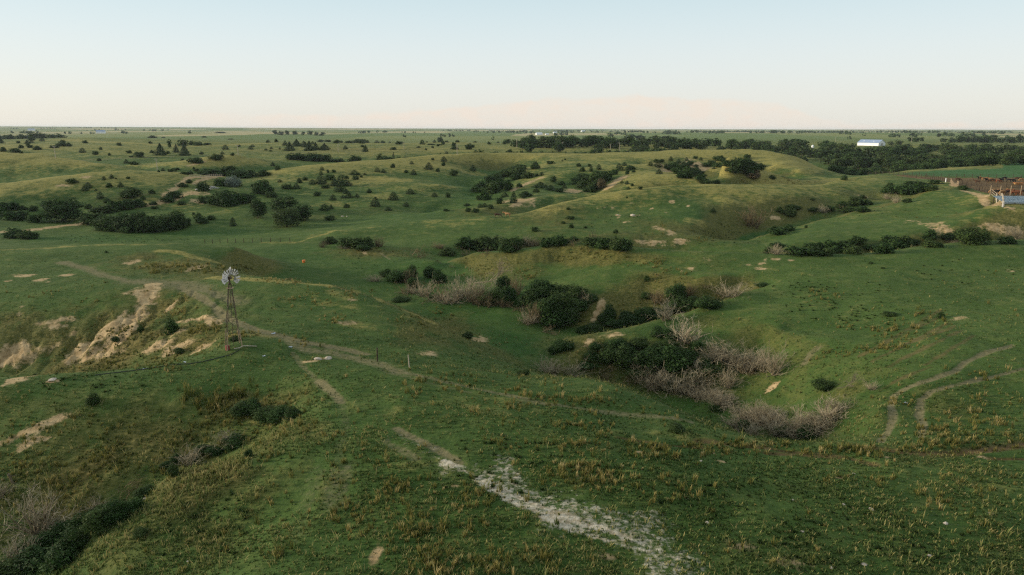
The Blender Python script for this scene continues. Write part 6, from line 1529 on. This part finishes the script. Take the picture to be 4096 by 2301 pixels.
g = hit(303.9, 262.6); bm = bmesh.new(); bm_rod(bm, (0, 0, 0), (0, 0, .62), .28, .40, 14); bm_rod(bm, (0, 0, .60), (0, 0, .66), .44, .44, 14)
o = bm_obj("feed_tub", bm, ORANGE); o.location = g; tag(o, "bright orange tub alone on the green valley floor", "tub")
g = hit(*Bc(1, 95, 640)); o_ = thing("dead_stump", g, "broken pale stump standing by the corner gully", "stump")
rods("stump_trunk", [((0.25, 0, -.2), (0, 0, .9), .12, .09), ((0, 0, .9), (-.1, 0, 1.05), .16, .10)], DEADGREY, o_, 7); rods("stub_branch", [((.02, 0, .75), (.55, .1, .82), .05, .03)], DEADGREY, o_, 5)
# rubble heap and slab of the old farmyard
g = hit(212.5, 188.0); bm = bmesh.new(); rr = np.random.default_rng(9)
for _ in range(60):
    x, y = rr.normal(0, 1.5), rr.normal(0, 1.2); s = rr.uniform(.3, .9)
    bm_box(bm, (x, y, max(0, .9 - .35 * (abs(x) + abs(y)))), (s, s * .7, s * .5), rr.uniform(0, 3), rr.uniform(-.6, .6))
o = bm_obj("rubble_heap", bm, CONC); o.location = g; tag(o, "heap of broken pale concrete in the old farmyard", "rubble heap")
g = hit(203, 189.6); bm = bmesh.new(); bm_box(bm, (0, 0, .12), (6.5, 4.5, .3), .5); o = bm_obj("concrete_slab", bm, CONC); o.location = g; tag(o, "grey concrete slab beside the rubble heap", "slab")

# ---- far woods that read as one mass
def far_mass(name, segs, seed, hgt=(6, 12), dens=0.11):
    rr = np.random.default_rng(seed); Cc, Nn, Ss, Tt = [], [], [], []
    for u0, u1, d0, d1, cover in segs:
        last = None
        span = abs(u1 - u0) / FPX * (d0 + d1) / 2
        for _ in range(int(span * dens * cover)):
            if last is not None and rr.uniform() < .78: uu, d = last[0] + rr.normal(0, 3.0), last[1] * math.exp(rr.normal(0, .012))
            else: uu, d = rr.uniform(u0, u1), rr.uniform(d0, d1)
            last = (uu, d); g = at(uu, d); h = rr.uniform(*hgt); w_ = h * rr.uniform(.7, 1.4)
            n_ = 12
            dd = rr.normal(size=(n_, 3)); dd /= np.linalg.norm(dd, axis=1, keepdims=True)
            Cc.append(np.array(g) + np.array([0, 0, h * .5]) + dd * np.array([w_ * .45, w_ * .45, h * .45])); Nn.append(dd + [0, 0, .3]); Ss.append(np.full(n_, h * .26)); Tt.append(np.full(n_, rr.uniform(0, 1)))
    co, f = leaf_quads(np.concatenate(Cc), np.concatenate(Nn), np.concatenate(Ss), rr, 1.3)
    tag(link_mesh(name, mesh_np(name, co, f, np.concatenate(Tt), mats=(LEAF_TREE,))), kind="stuff")
far_mass("far_woods", [(440, 1060, 5200, 5800, .5), (560, 1060, 3900, 4400, .5), (480, 1060, 3600, 4300, .5), (560, 800, 2700, 3000, .55), (350, 520, 3300, 3900, .35), (400, 480, 2000, 2500, .25), (640, 760, 3000, 3400, .6), (768, 830, 2600, 2900, .8), (838, 860, 2300, 2500, 1.2), (860, 985, 1900, 2200, .9), (985, 1060, 1500, 1700, 1.0), (700, 900, 4600, 5200, .6), (840, 1060, 2700, 3100, .7),
                       (0, 60, 2800, 3100, .5), (60, 128, 2500, 2900, .5), (80, 190, 4200, 5000, .4), (0, 110, 6000, 7500, .4), (440, 500, 1500, 1800, .12), (520, 640, 1900, 2300, .1), (768, 880, 1400, 1700, .1), (380, 470, 1450, 1700, .12)], 31)
